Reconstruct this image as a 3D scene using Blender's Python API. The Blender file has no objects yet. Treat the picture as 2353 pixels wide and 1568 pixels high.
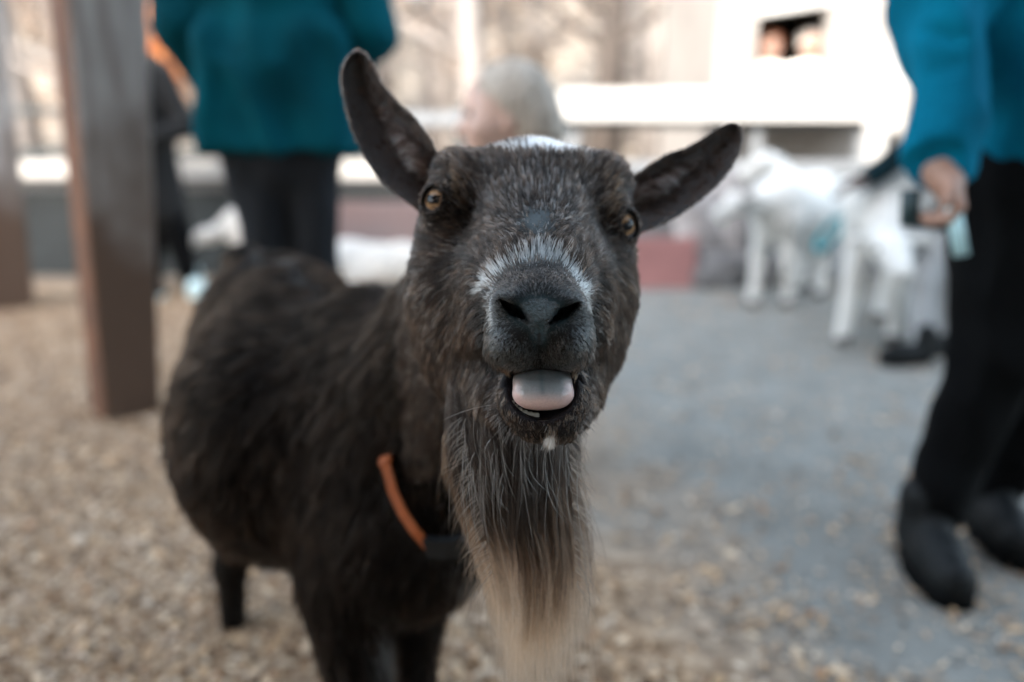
import bpy, bmesh, math, random
import numpy as np
from mathutils import Vector, Matrix, Euler
R = math.radians
rng = np.random.default_rng(7)
random.seed(7)
scene = bpy.context.scene
C = scene.collection
# ------------------------------------------------------------------ camera
PITCH = R(13.3); CAMZ = 0.80; FPX = 1830.0        # 28 mm on a 36 mm sensor, 2353 px wide frame
sp, cp = math.sin(PITCH), math.cos(PITCH)
cam_d = bpy.data.cameras.new('camera'); cam = bpy.data.objects.new('camera', cam_d); C.objects.link(cam)
cam.location = (0, 0, CAMZ); cam.rotation_euler = (R(90) - PITCH, 0, 0)
cam_d.lens = 28.0; cam_d.sensor_width = 36.0; cam_d.clip_end = 500; cam_d.clip_start = 0.02
cam_d.dof.use_dof = True; cam_d.dof.focus_distance = 0.515; cam_d.dof.aperture_fstop = 2.0
scene.camera = cam
# ------------------------------------------------------------------ light
SUN_EL, SUN_AZ = R(38), R(205)     # azimuth the light comes from, clockwise from +Y
world = bpy.data.worlds.new('World'); scene.world = world; world.use_nodes = True
wn = world.node_tree; bg = wn.nodes['Background']
sky = wn.nodes.new('ShaderNodeTexSky'); sky.sky_type = 'NISHITA'; sky.sun_disc = False
sky.sun_elevation = SUN_EL; sky.sun_rotation = SUN_AZ
sky.dust_density = 2.5; sky.air_density = 1.0; sky.ozone_density = 1.2
hsv = wn.nodes.new('ShaderNodeHueSaturation'); hsv.inputs['Saturation'].default_value = .60; hsv.inputs['Hue'].default_value = .479; wn.links.new(sky.outputs[0], hsv.inputs['Color']); wn.links.new(hsv.outputs[0], bg.inputs[0]); bg.inputs[1].default_value = 0.15
sl = bpy.data.lights.new('sun', 'SUN'); sl.energy = 2.0; sl.angle = R(0.5); sl.color = (1.0, 0.93, 0.84)
so = bpy.data.objects.new('sun', sl); C.objects.link(so)
sdir = Vector((math.sin(SUN_AZ) * math.cos(SUN_EL), math.cos(SUN_AZ) * math.cos(SUN_EL), math.sin(SUN_EL)))
so.rotation_euler = (-sdir).to_track_quat('-Z', 'Y').to_euler(); so.location = (-8, -8, 14)
vs = scene.view_settings; vs.view_transform = 'Standard'; vs.look = 'None'; vs.gamma = 1.0
vs.exposure = 2.6
scene.cycles.use_denoising = True
scene.cycles.max_bounces = 10; scene.cycles.diffuse_bounces = 3; scene.cycles.glossy_bounces = 6
scene.cycles.transmission_bounces = 8; scene.cycles.transparent_max_bounces = 4
scene.cycles.sample_clamp_indirect = 6

# ------------------------------------------------------------------ maths helpers
RW = np.array([[1, 0, 0], [0, sp, cp], [0, cp, -sp]])     # camera space (x right, y up, z depth) -> world
def cs(u, v, d):  # picture point at a given distance -> camera space
    return np.array([(u - 1176.5) / FPX * d, -(v - 784.0) / FPX * d, d])
def c2w(P): return np.asarray(P) @ RW.T + np.array([0, 0, CAMZ])
def w2c(P): return (np.asarray(P) - np.array([0, 0, CAMZ])) @ RW
def W(u, v, d): return c2w(cs(u, v, d))
def uv(Pc): return 1176.5 + FPX * Pc[:, 0] / Pc[:, 2], 784.0 - FPX * Pc[:, 1] / Pc[:, 2]
def dg(v): return CAMZ / (sp + (v - 784.0) / FPX * cp)      # distance of the ground at a picture row
def G(u, v):
    p = W(u, v, dg(v)); p[2] = 0; return p
def nrm(a): return a / np.maximum(np.linalg.norm(a, axis=-1, keepdims=True), 1e-9)
def nz(P, freq, seed=0):
    r = np.random.default_rng(1000 + seed); s = np.zeros(len(P))
    for i in range(7):
        k = r.normal(size=3) * freq; s += np.sin(P @ k + r.uniform(0, 6.28) + 1.7 * np.sin(P @ (k[::-1] * .63) + i))
    return s / 3.6
def sstep(a, b, x):
    t = np.clip((x - a) / (b - a), 0, 1); return t * t * (3 - 2 * t)

# ------------------------------------------------------------------ implicit surfaces
class SDF:
    def __init__(s): s.p = []
    def ell(s, c, r, k=.012, rot=None, op='u'): s.p.append(('e', np.array(c, float), np.array(r, float), k, rot, op)); return s
    def cap(s, a, b, ra, rb, k=.012, op='u'): s.p.append(('c', np.array(a, float), np.array(b, float), k, (ra, rb), op)); return s
    def box(s, c, r, rnd, k=.012, rot=None, op='u'): s.p.append(('b', np.array(c, float), np.array(r, float), k, (rot, rnd), op)); return s
    def chain(s, pts, rs, k=.012):
        for i in range(len(pts) - 1): s.cap(pts[i], pts[i + 1], rs[i], rs[i + 1], k)
        return s
    def bounds(s):
        lo = np.full(3, 1e9); hi = -lo
        for t, a, b, k, x, op in s.p:
            if op != 'u': continue
            if t == 'c': l = np.minimum(a - x[0], b - x[1]); h = np.maximum(a + x[0], b + x[1])
            else:
                m = b.max() if (x is not None and not (isinstance(x, tuple) and x[0] is None)) else b
                l = a - m; h = a + m
            lo = np.minimum(lo, l); hi = np.maximum(hi, h)
        return lo, hi
    def grid(s, lo, hi, h):
        n = np.ceil((np.array(hi) - lo) / h).astype(int) + 1
        ax = [lo[i] + h * np.arange(n[i]) for i in range(3)]
        F = np.full(n, 1.0, np.float32)
        for t, a, b, k, x, op in s.p:
            m = k * 1.6 + 3 * h
            if t == 'c': l = np.minimum(a - x[0], b - x[1]) - m; hh = np.maximum(a + x[0], b + x[1]) + m
            else:
                mm = b.max() if (x is not None and not (isinstance(x, tuple) and x[0] is None)) else b
                l = a - mm - m; hh = a + mm + m
            i0 = np.clip(np.floor((l - lo) / h).astype(int), 0, n); i1 = np.clip(np.ceil((hh - lo) / h).astype(int) + 1, 0, n)
            if np.any(i1 <= i0): continue
            sl_ = tuple(slice(i0[i], i1[i]) for i in range(3))
            X, Y, Z = np.meshgrid(*[ax[i][sl_[i]] for i in range(3)], indexing='ij')
            q = np.stack([X - a[0], Y - a[1], Z - a[2]], -1).astype(np.float32)
            if t == 'e':
                if x is not None: q = q @ np.asarray(x, np.float32)
                k0 = np.linalg.norm(q / b.astype(np.float32), axis=-1); k1 = np.linalg.norm(q / (b * b).astype(np.float32), axis=-1)
                D = k0 * (k0 - 1) / np.maximum(k1, 1e-6)
            elif t == 'b':
                if x[0] is not None: q = q @ np.asarray(x[0], np.float32)
                w = np.abs(q) - (b - x[1]).astype(np.float32)
                D = np.linalg.norm(np.maximum(w, 0), axis=-1) + np.minimum(w.max(-1), 0) - x[1]
            else:
                ab = (b - a).astype(np.float32); tt = np.clip((q @ ab) / max(float(ab @ ab), 1e-9), 0, 1)
                D = np.linalg.norm(q - tt[..., None] * ab, axis=-1) - (x[0] + (x[1] - x[0]) * tt)
            f = F[sl_]
            if op == 'u':
                hb = np.clip(.5 + .5 * (f - D) / k, 0, 1); F[sl_] = f * (1 - hb) + D * hb - k * hb * (1 - hb)
            else:
                hb = np.clip(.5 - .5 * (f + D) / k, 0, 1); F[sl_] = f * (1 - hb) - D * hb + k * hb * (1 - hb)
        return F
    def mesh(s, h, lo=None, hi=None, pad=None):
        if lo is None:
            lo, hi = s.bounds(); lo = lo - 3 * h; hi = hi + 3 * h
        lo = np.array(lo, float); F = s.grid(lo, hi, h)
        return surfnet(F, lo, h)
def surfnet(F, lo, h):
    S = F < 0; n = np.array(F.shape) - 1
    cnt = np.zeros(n, np.int8)
    cr = [(i, j, k) for i in (0, 1) for j in (0, 1) for k in (0, 1)]
    for i, j, k in cr: cnt += S[i:n[0] + i, j:n[1] + j, k:n[2] + k]
    act = (cnt > 0) & (cnt < 8)
    idx = np.argwhere(act)
    ids = np.full(n, -1, np.int64); ids[act] = np.arange(len(idx))
    V = np.zeros((len(idx), 3)); c = np.zeros(len(idx))
    val = {o: F[idx[:, 0] + o[0], idx[:, 1] + o[1], idx[:, 2] + o[2]].astype(float) for o in cr}
    for o in cr:
        for a in range(3):
            if o[a]: continue
            o2 = list(o); o2[a] = 1; o2 = tuple(o2)
            fa, fb = val[o], val[o2]; x = (fa < 0) != (fb < 0)
            t = np.where(x, fa / np.where(x, fa - fb, 1), 0)
            p = np.array(o, float)[None, :].repeat(len(idx), 0); p[:, a] += t
            V += p * x[:, None]; c += x
    V = (V / c[:, None] + idx) * h + lo
    Q = []
    for a in range(3):
        b, d = (a + 1) % 3, (a + 2) % 3
        s0 = [slice(None)] * 3; s1 = [slice(None)] * 3; s0[a] = slice(0, -1); s1[a] = slice(1, None)
        A, B = S[tuple(s0)], S[tuple(s1)]
        e = np.argwhere(A != B)
        e = e[(e[:, b] > 0) & (e[:, b] < n[b]) & (e[:, d] > 0) & (e[:, d] < n[d])]
        def cell(db, dd):
            q = e.copy(); q[:, b] -= db; q[:, d] -= dd; return ids[q[:, 0], q[:, 1], q[:, 2]]
        q = np.stack([cell(1, 1), cell(0, 1), cell(0, 0), cell(1, 0)], 1)
        fl = ~A[e[:, 0], e[:, 1], e[:, 2]]
        q[fl] = q[fl][:, ::-1]
        Q.append(q)
    Q = np.concatenate(Q); Q = Q[(Q >= 0).all(1)]
    return V, Q
def vnormals(V, Q):
    fn = np.cross(V[Q[:, 2]] - V[Q[:, 0]], V[Q[:, 3]] - V[Q[:, 1]])
    N = np.zeros_like(V)
    for i in range(4):
        for a in range(3): N[:, a] += np.bincount(Q[:, i], fn[:, a], len(V))
    return nrm(N)

# ------------------------------------------------------------------ objects
def tag(o, label=None, cat=None, group=None, kind=None):
    if label: o['label'] = label
    if cat: o['category'] = cat
    if group: o['group'] = group
    if kind: o['kind'] = kind
    return o
def empty(name, loc, label=None, cat=None, group=None):
    o = bpy.data.objects.new(name, None); C.objects.link(o); o.location = tuple(loc); o.empty_display_size = .1
    return tag(o, label, cat, group)
def off(parent):
    v = np.zeros(3)
    while parent is not None: v += np.array(parent.location); parent = parent.parent
    return v
def mobj(name, V, Q, mat, parent=None, col=None, smooth=True, loc=None):
    """one mesh object; V in world coordinates"""
    V = np.asarray(V, float); o_ = off(parent) if parent is not None else np.zeros(3)
    if loc is not None: loc = np.asarray(loc, float)
    elif parent is None: loc = np.zeros(3)
    else: loc = V.mean(0)
    me = bpy.data.meshes.new(name)
    me.from_pydata([], [], []) if False else None
    Vl = (V - loc).astype(np.float32)
    if isinstance(Q, np.ndarray):
        k = Q.shape[1]; nf = len(Q)
        me.vertices.add(len(Vl)); me.vertices.foreach_set('co', Vl.ravel())
        me.loops.add(nf * k); me.loops.foreach_set('vertex_index', Q.astype(np.int32).ravel())
        me.polygons.add(nf); me.polygons.foreach_set('loop_start', (np.arange(nf) * k).astype(np.int32))
        me.update(calc_edges=True)
    else:
        me.from_pydata(Vl.tolist(), [], [list(map(int, f)) for f in Q]); me.update()
    if smooth: me.polygons.foreach_set('use_smooth', np.ones(len(me.polygons), bool))
    if col is not None:
        at = me.attributes.new('col', 'FLOAT_COLOR', 'POINT')
        c4 = np.ones((len(V), 4), np.float32); c4[:, :3] = col; at.data.foreach_set('color', c4.ravel())
    me.materials.append(mat)
    o = bpy.data.objects.new(name, me); C.objects.link(o)
    if parent is not None: o.parent = parent
    o.location = tuple(loc - o_)
    return o
class MB:   # collects plain geometry
    def __init__(s): s.V = []; s.F = []; s.n = 0
    def add(s, V, F):
        V = np.asarray(V, float); s.V.append(V); s.F += [[i + s.n for i in f] for f in F]; s.n += len(V); return s
    def box(s, lo, hi, rz=0., piv=None, bev=0., mat=None):
        lo = np.array(lo, float); hi = np.array(hi, float)
        bm = bmesh.new(); bmesh.ops.create_cube(bm, size=1)
        for v in bm.verts: v.co = Vector(((lo + hi) / 2 + np.array(v.co) * (hi - lo)))
        if bev > 0: bmesh.ops.bevel(bm, geom=bm.edges[:], offset=bev, segments=2, affect='EDGES', profile=.6)
        V = np.array([v.co[:] for v in bm.verts]); bm.verts.index_update(); F = [[v.index for v in f.verts] for f in bm.faces]; bm.free()
        if mat is not None: V = V @ np.array(mat).T
        if rz:
            pv = np.array(piv if piv is not None else (lo + hi) / 2); c, s_ = math.cos(rz), math.sin(rz)
            V = V - pv; V = np.stack([V[:, 0] * c - V[:, 1] * s_, V[:, 0] * s_ + V[:, 1] * c, V[:, 2]], 1) + pv
        return s.add(V, F)
    def tube(s, pts, rs, n=10, cap=True, flat=1.0, jit=0.):
        pts = [np.array(p, float) for p in pts]; V = []; up = np.array([.13, .21, .97])
        for i, p in enumerate(pts):
            t = nrm(pts[min(i + 1, len(pts) - 1)] - pts[max(i - 1, 0)])
            a = np.cross(t, up); a = nrm(a) if np.linalg.norm(a) > .05 else nrm(np.cross(t, [1, 0, 0])); b = np.cross(t, a)
            for k in range(n):
                th = 2 * math.pi * k / n; rr = rs[i] * (1 + (random.uniform(-jit, jit) if jit else 0)); V.append(p + rr * (math.cos(th) * a + flat * math.sin(th) * b))
        F = [[i * n + k, i * n + (k + 1) % n, (i + 1) * n + (k + 1) % n, (i + 1) * n + k] for i in range(len(pts) - 1) for k in range(n)]
        if cap: F += [list(range(n))[::-1], list(range((len(pts) - 1) * n, len(pts) * n))]
        return s.add(V, F)
    def build(s, name, mat, parent=None, smooth=False, loc=None): return mobj(name, np.concatenate(s.V), s.F, mat, parent, None, smooth, loc)

# ------------------------------------------------------------------ materials
def mat(name, color=(.5, .5, .5), rough=.7, var=.25, vscale=6., bump=.0, bscale=40., color2=None, spec=.5, attr=False, stretch=None, metal=0., coat=0., sheen=0., sss=0., detail=6., mixlo=.35, mixhi=.65):
    m = bpy.data.materials.new(name); m.use_nodes = True; t = m.node_tree; b = t.nodes['Principled BSDF']; L = t.links.new
    b.inputs['Roughness'].default_value = rough; b.inputs['Specular IOR Level'].default_value = spec
    b.inputs['Metallic'].default_value = metal; b.inputs['Coat Weight'].default_value = coat; b.inputs['Coat Roughness'].default_value = .05
    b.inputs['Sheen Weight'].default_value = sheen; b.inputs['Sheen Roughness'].default_value = .6
    if sss: b.inputs['Subsurface Weight'].default_value = sss; b.inputs['Subsurface Radius'].default_value = (.006, .003, .002); b.inputs['Subsurface Scale'].default_value = 1.
    tc = t.nodes.new('ShaderNodeTexCoord'); mp = t.nodes.new('ShaderNodeMapping'); L(tc.outputs['Object'], mp.inputs[0])
    if stretch: mp.inputs['Scale'].default_value = stretch
    n = t.nodes.new('ShaderNodeTexNoise'); n.inputs['Scale'].default_value = vscale; n.inputs['Detail'].default_value = detail; L(mp.outputs[0], n.inputs['Vector'])
    mr = t.nodes.new('ShaderNodeMapRange'); mr.inputs[1].default_value = mixlo; mr.inputs[2].default_value = mixhi; L(n.outputs['Fac'], mr.inputs[0])
    mx = t.nodes.new('ShaderNodeMix'); mx.data_type = 'RGBA'; L(mr.outputs[0], mx.inputs[0])
    if attr:
        a = t.nodes.new('ShaderNodeAttribute'); a.attribute_name = 'col'
        hs = t.nodes.new('ShaderNodeHueSaturation'); L(a.outputs['Color'], hs.inputs['Color']); hs.inputs['Value'].default_value = 1 - var
        L(hs.outputs[0], mx.inputs[6]); L(a.outputs['Color'], mx.inputs[7])
    else:
        c2 = color2 or tuple(c * (1 - var) for c in color)
        mx.inputs[6].default_value = (*c2, 1); mx.inputs[7].default_value = (*color, 1)
    L(mx.outputs[2], b.inputs['Base Color'])
    if bump:
        n2 = t.nodes.new('ShaderNodeTexNoise'); n2.inputs['Scale'].default_value = bscale; n2.inputs['Detail'].default_value = 8; L(mp.outputs[0], n2.inputs['Vector'])
        bp = t.nodes.new('ShaderNodeBump'); bp.inputs['Strength'].default_value = bump; bp.inputs['Distance'].default_value = .01; L(n2.outputs['Fac'], bp.inputs['Height']); L(bp.outputs[0], b.inputs['Normal'])
    return m
def fur_mat(name, rough=.38, ior=1.32):
    m = bpy.data.materials.new(name); m.use_nodes = True; t = m.node_tree; t.nodes.remove(t.nodes['Principled BSDF'])
    h = t.nodes.new('ShaderNodeBsdfHairPrincipled'); h.parametrization = 'COLOR'; h.inputs['Roughness'].default_value = rough; h.inputs['Radial Roughness'].default_value = .5; h.inputs['IOR'].default_value = ior
    a = t.nodes.new('ShaderNodeAttribute'); a.attribute_name = 'col'; t.links.new(a.outputs['Color'], h.inputs['Color'])
    t.links.new(h.outputs[0], t.nodes['Material Output'].inputs[0]); return m

# ------------------------------------------------------------------ hair
def hair_obj(name, P, rad, col, m, parent):
    """P (n,k,3) world, rad (n,k), col (n,k,3)"""
    n, k = P.shape[:2]; hc = bpy.data.hair_curves.new(name); hc.add_curves([k] * n)
    o_ = off(parent)
    hc.attributes['position'].data.foreach_set('vector', (P - o_).astype(np.float32).ravel())
    ra = hc.attributes.get('radius') or hc.attributes.new('radius', 'FLOAT', 'POINT'); ra.data.foreach_set('value', rad.astype(np.float32).ravel())
    ca = hc.attributes.new('col', 'FLOAT_COLOR', 'POINT'); c4 = np.ones((n, k, 4), np.float32); c4[..., :3] = col; ca.data.foreach_set('color', c4.ravel())
    hc.materials.append(m); o = bpy.data.objects.new(name, hc); C.objects.link(o); o.parent = parent; return o
def scatter(V, Q, N, wv, count):
    """random points on a quad mesh weighted by per-vertex weight"""
    T = np.concatenate([Q[:, [0, 1, 2]], Q[:, [0, 2, 3]]]) if Q.shape[1] == 4 else Q
    A = np.linalg.norm(np.cross(V[T[:, 1]] - V[T[:, 0]], V[T[:, 2]] - V[T[:, 0]]), axis=1) * wv[T].mean(1)
    f = rng.choice(len(T), count, p=A / A.sum()); a, b = rng.random(count), rng.random(count); s = a + b > 1; a[s], b[s] = 1 - a[s], 1 - b[s]
    w = np.stack([1 - a - b, a, b], 1)[..., None]
    return (V[T[f]] * w).sum(1), nrm((N[T[f]] * w).sum(1)), (w[..., 0] * T[f] * 0 + T[f])[:, 0].astype(int)
def grow(Pr, N, D, Ln, lift, K=5, clump=.006, cl=.5, frizz=.06, bend=.5, fseed=0):
    n = len(Pr); D = D - (D * N).sum(1, keepdims=True) * N; D = nrm(D)
    D = nrm(D + rng.normal(size=(n, 3)) * frizz * 2); D = nrm(D - (D * N).sum(1, keepdims=True) * N * .9)
    lift = np.asarray(lift)[:, None] if np.ndim(lift) else lift
    P = np.zeros((n, K, 3)); P[:, 0] = Pr - N * .0006; step = (Ln / (K - 1))[:, None]
    for i in range(1, K):
        t = i / (K - 1); d = nrm(D + N * lift * (1 - bend * t) + rng.normal(size=(n, 3)) * frizz); P[:, i] = P[:, i - 1] + d * step
    if np.any(np.asarray(cl) > 0):
        jit = Pr + .35 * clump * np.stack([nz(Pr, 1.2 / clump, 11 + i) for i in range(3)], 1)
        key = np.floor(jit / clump).astype(np.int64); key = key[:, 0] * 73856093 ^ key[:, 1] * 19349663 ^ key[:, 2] * 83492791
        _, inv = np.unique(key, return_inverse=True); cnt = np.bincount(inv)
        sh = rng.normal(size=(len(cnt), 3)) * clump * .45
        for i in range(1, K):
            t = (i / (K - 1)) ** 1.3
            mean = np.stack([np.bincount(inv, P[:, i, a]) / cnt for a in range(3)], 1) + sh * t
            P[:, i] += (mean[inv] - P[:, i]) * (cl * t * rng.uniform(.6, 1., n))[:, None]
        return P, inv
    return P, np.zeros(n, int)

def orient(V, Q):
    a = V[Q[:, 0]]; vol = (a * np.cross(V[Q[:, 1]], V[Q[:, 2]])).sum() + (a * np.cross(V[Q[:, 2]], V[Q[:, -1]])).sum() * (Q.shape[1] == 4)
    return Q[:, ::-1].copy() if vol < 0 else Q
# ================================================================== SETTING
def tilev(n, seed): return np.random.default_rng(seed)
def ground_mat():
    m = bpy.data.materials.new('yard_ground'); m.use_nodes = True; t = m.node_tree; b = t.nodes['Principled BSDF']; L = t.links.new; N = t.nodes.new
    b.inputs['Roughness'].default_value = .9; b.inputs['Specular IOR Level'].default_value = .2
    tc = N('ShaderNodeTexCoord'); sx = N('ShaderNodeSeparateXYZ'); L(tc.outputs['Object'], sx.inputs[0])
    def noise(sc, det=6, st=None):
        n = N('ShaderNodeTexNoise'); n.inputs['Scale'].default_value = sc; n.inputs['Detail'].default_value = det; L(tc.outputs['Object'], n.inputs['Vector']); return n.outputs['Fac']
    def ramp(src, stops):
        r = N('ShaderNodeValToRGB'); L(src, r.inputs[0]); e = r.color_ramp.elements
        while len(e) < len(stops): e.new(.5)
        for el, (p, c) in zip(e, stops): el.position = p; el.color = (*c, 1)
        return r.outputs[0]
    def math_(op, a, b_, cl=False):
        n = N('ShaderNodeMath'); n.operation = op; n.use_clamp = cl
        for i, x in enumerate((a, b_)):
            if hasattr(x, 'links') or not isinstance(x, (int, float)): L(x, n.inputs[i])
            else: n.inputs[i].default_value = x
        return n.outputs[0]
    def mix(f, a, b_):
        n = N('ShaderNodeMix'); n.data_type = 'RGBA'; L(f, n.inputs[0]); L(a, n.inputs[6]); L(b_, n.inputs[7]); return n.outputs[2]
    straw = ramp(noise(26, 8), [(.30, (.13, .080, .045)), (.48, (.32, .215, .135)), (.62, (.52, .38, .26))])
    conc = ramp(noise(7, 8), [(.28, (.178, .180, .168)), (.66, (.240, .243, .228))])
    # slab edge: the concrete path lies right of a slanting line
    e = math_('ADD', math_('MULTIPLY', sx.outputs['Y'], .25), sx.outputs['X'])
    e = math_('ADD', e, math_('MULTIPLY', math_('SUBTRACT', noise(1.7, 4), .5), 1.2))
    f = math_('MULTIPLY', math_('SUBTRACT', e, .42), 2.2, True)
    col = mix(f, straw, conc)
    far = math_('MULTIPLY', math_('SUBTRACT', sx.outputs['Y'], 4.7), 1.5, True)
    leaf = ramp(noise(3.5, 8), [(.35, (.15, .125, .10)), (.6, (.30, .26, .215))])
    col = mix(far, col, leaf); L(col, b.inputs['Base Color'])
    bp = N('ShaderNodeBump'); bp.inputs['Strength'].default_value = .5; bp.inputs['Distance'].default_value = .02; L(noise(45, 10), bp.inputs['Height']); L(bp.outputs[0], b.inputs['Normal'])
    return m
# one sheet: flat yard, then a slope of leaf litter climbing to the wood behind
gx = np.r_[-200, -90, -50, np.linspace(-30, 30, 61), 50, 90, 200]; gy = np.r_[-120, -60, -30, -15, np.linspace(-8, 52, 61), 80, 160, 300]
GX, GY = np.meshgrid(gx, gy, indexing='ij')
def hill(x, y): return 9.0 * sstep(9, 48, y) + .25 * np.sin(x * .4) * sstep(9, 16, y) + .2 * np.sin(y * .7 + x * .3) * sstep(9, 16, y) + 10 * sstep(40, 200, y)
V = np.stack([GX, GY, hill(GX, GY)], -1).reshape(-1, 3); ny = len(gy)
Q = np.array([[i * ny + j, (i + 1) * ny + j, (i + 1) * ny + j + 1, i * ny + j + 1] for i in range(len(gx) - 1) for j in range(ny - 1)])
tag(mobj('ground', V, Q, ground_mat()), kind='structure')

# wood chips and straw bits lying on the ground
def flakes(n, fx, size, pal, seed):
    r = np.random.default_rng(seed); XY = fx(n, r); n = len(XY); l = size[0] * r.lognormal(0, .45, n); w = l * r.uniform(.25, .75, n); a = r.uniform(0, 6.28, n); tl = r.normal(0, .28, (n, 2)); z0 = r.uniform(.003, .010, n)
    c, s_ = np.cos(a), np.sin(a); P = []
    for x, y in ((-1, -.7), (.2, -1), (1, -.2), (.7, .9), (-.6, 1)):
        X = x * l / 2; Y = y * w / 2; P.append(np.stack([XY[:, 0] + X * c - Y * s_, XY[:, 1] + X * s_ + Y * c, z0 + X * tl[:, 0] + Y * tl[:, 1] + .25 * l * abs(x) * r.random(n) * .3], 1))
    P = np.stack(P, 1); P[..., 2] = np.maximum(P[..., 2], .0015); pal = np.array(pal); cc = pal[r.integers(0, len(pal), n)] * r.uniform(.7, 1.2, (n, 1))
    F = np.arange(n * 5).reshape(n, 5)
    return P.reshape(-1, 3), F, np.repeat(cc, 5, 0)
m_chip = mat('chip', rough=.85, var=.2, vscale=60, attr=True, spec=.2)
def yard(n, r):
    d = r.uniform(.75, 4.6, n * 2) ** 1.0; X = r.uniform(-3.3, 2.6, n * 2); pos = (X + .25 * d - .50)
    pr = np.where(pos < -.1, 1., np.clip(.62 * np.exp(-(pos + .1) / .45) * np.exp(-(d - 1) / 1.0).clip(0, 1.2) + .09, 0, 1)); pr *= np.clip(1.9 / d, .15, 1)
    clump_ = .55 + .45 * np.sin(X * 9 + 3 * np.sin(d * 5)) * np.sin(d * 8 + 2 * np.sin(X * 6)); pr *= np.where(pos > 0, clump_ * 1.3, 1)
    k = r.random(n * 2) < pr; return np.stack([X[k], d[k]], 1)
V, F, c = flakes(230000, yard, (.0098,), [(.64, .45, .29), (.52, .34, .205), (.74, .58, .42), (.36, .21, .12), (.14, .085, .05), (.50, .37, .27), (.62, .42, .25), (.70, .58, .46)], 5)
tag(mobj('wood_chips', V, F, m_chip, None, c, smooth=False), kind='stuff')

# timber posts, then an unseen roof and wall added behind the camera for shade
m_wood = mat('post_wood', (.25, .23, .22), .85, .3, 4.0, .6, 30, color2=(.13, .095, .075), stretch=(3, 3, .5), mixlo=.40, mixhi=.62)
def post_mat():
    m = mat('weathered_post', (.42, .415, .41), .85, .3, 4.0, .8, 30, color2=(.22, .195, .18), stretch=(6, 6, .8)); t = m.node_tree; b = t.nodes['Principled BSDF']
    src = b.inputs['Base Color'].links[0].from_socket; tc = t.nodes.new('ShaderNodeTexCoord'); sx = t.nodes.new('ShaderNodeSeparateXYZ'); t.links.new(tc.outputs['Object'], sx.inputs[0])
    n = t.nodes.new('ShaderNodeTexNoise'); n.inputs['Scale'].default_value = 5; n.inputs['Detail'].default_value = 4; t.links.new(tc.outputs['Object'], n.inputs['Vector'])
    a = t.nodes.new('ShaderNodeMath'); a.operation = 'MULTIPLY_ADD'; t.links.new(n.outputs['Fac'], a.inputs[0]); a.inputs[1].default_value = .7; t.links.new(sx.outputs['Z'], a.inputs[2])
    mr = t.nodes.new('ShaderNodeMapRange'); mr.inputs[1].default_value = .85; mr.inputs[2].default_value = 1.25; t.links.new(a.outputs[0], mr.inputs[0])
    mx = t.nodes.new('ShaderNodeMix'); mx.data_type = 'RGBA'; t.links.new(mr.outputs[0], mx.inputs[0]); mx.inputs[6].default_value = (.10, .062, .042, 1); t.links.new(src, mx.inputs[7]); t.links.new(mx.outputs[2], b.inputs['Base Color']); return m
m_post = post_mat()
m_side = mat('brown_post_side', (.16, .060, .022), .8, .5, 8, .5, 60)
def post(base, w, top, rz, label):
    e = empty('wooden_post', base, label, 'post', None)
    b = MB(); lo = np.array(base) + (-w / 2, -w / 2, -.05); hi = np.array(base) + (w / 2, w / 2, 2.75); b.box(lo, hi, rz, base, .012)
    V = np.concatenate(b.V); V[:, 0] += (V[:, 2]) * top[0]; V[:, 1] += V[:, 2] * top[1]
    s_ = 1 + .22 * V[:, 2]; cx = base[0] + V[:, 2] * top[0]; cy = base[1] + V[:, 2] * top[1]; V[:, 0] = cx + (V[:, 0] - cx) * s_; V[:, 1] = cy + (V[:, 1] - cy) * s_
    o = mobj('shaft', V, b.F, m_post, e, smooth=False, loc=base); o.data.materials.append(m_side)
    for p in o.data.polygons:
        if p.normal.x < -.5: p.material_index = 1  # left-facing sides are browner than the rest
    return e
pb = G(280, 962); pb2 = np.array([pb[0], pb[1] + .07, 0])
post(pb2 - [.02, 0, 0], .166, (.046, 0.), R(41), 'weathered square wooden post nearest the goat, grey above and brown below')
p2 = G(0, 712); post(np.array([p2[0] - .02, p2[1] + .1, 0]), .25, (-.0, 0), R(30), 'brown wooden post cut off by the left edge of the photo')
rf = empty('added_shelter', (-1, -6, 0), 'unseen plank shelter added behind the camera to shade the yard', 'added_shelter')  # unseen structure, added to keep sun off the near yard
m_plank = mat('roof_planks', (.16, .12, .09), .8, .4, 3, .3, 40, stretch=(1, 8, 1))
b = MB(); b.box((-9.5, -12.0, 6.0), (8.0, -1.1, 6.07)); b.build('roof', m_plank, rf)
for i, y in enumerate((-11.4, -6.2, -1.4)): b = MB(); b.box((-9.4, y - .08, 5.79), (7.9, y + .08, 5.998)); b.build('beam', m_plank, rf)
b = MB(); b.box((-9.3, -6.4, 0), (7.8, -6.29, 5.785)); b.build('wall', mat('light_planks', (.42, .38, .34), .8, .25, 3, .3, 40, stretch=(8, 1, 1)), rf)  # added wall, blocks the bright horizon behind the camera
for x, y in ((-9.2, -1.4), (7.7, -1.4), (-9.2, -11.4), (7.7, -11.4)): b = MB(); b.box((x - .1, y - .1, 0), (x + .1, y + .1, 5.79)); b.build('leg', m_plank, rf)

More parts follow.
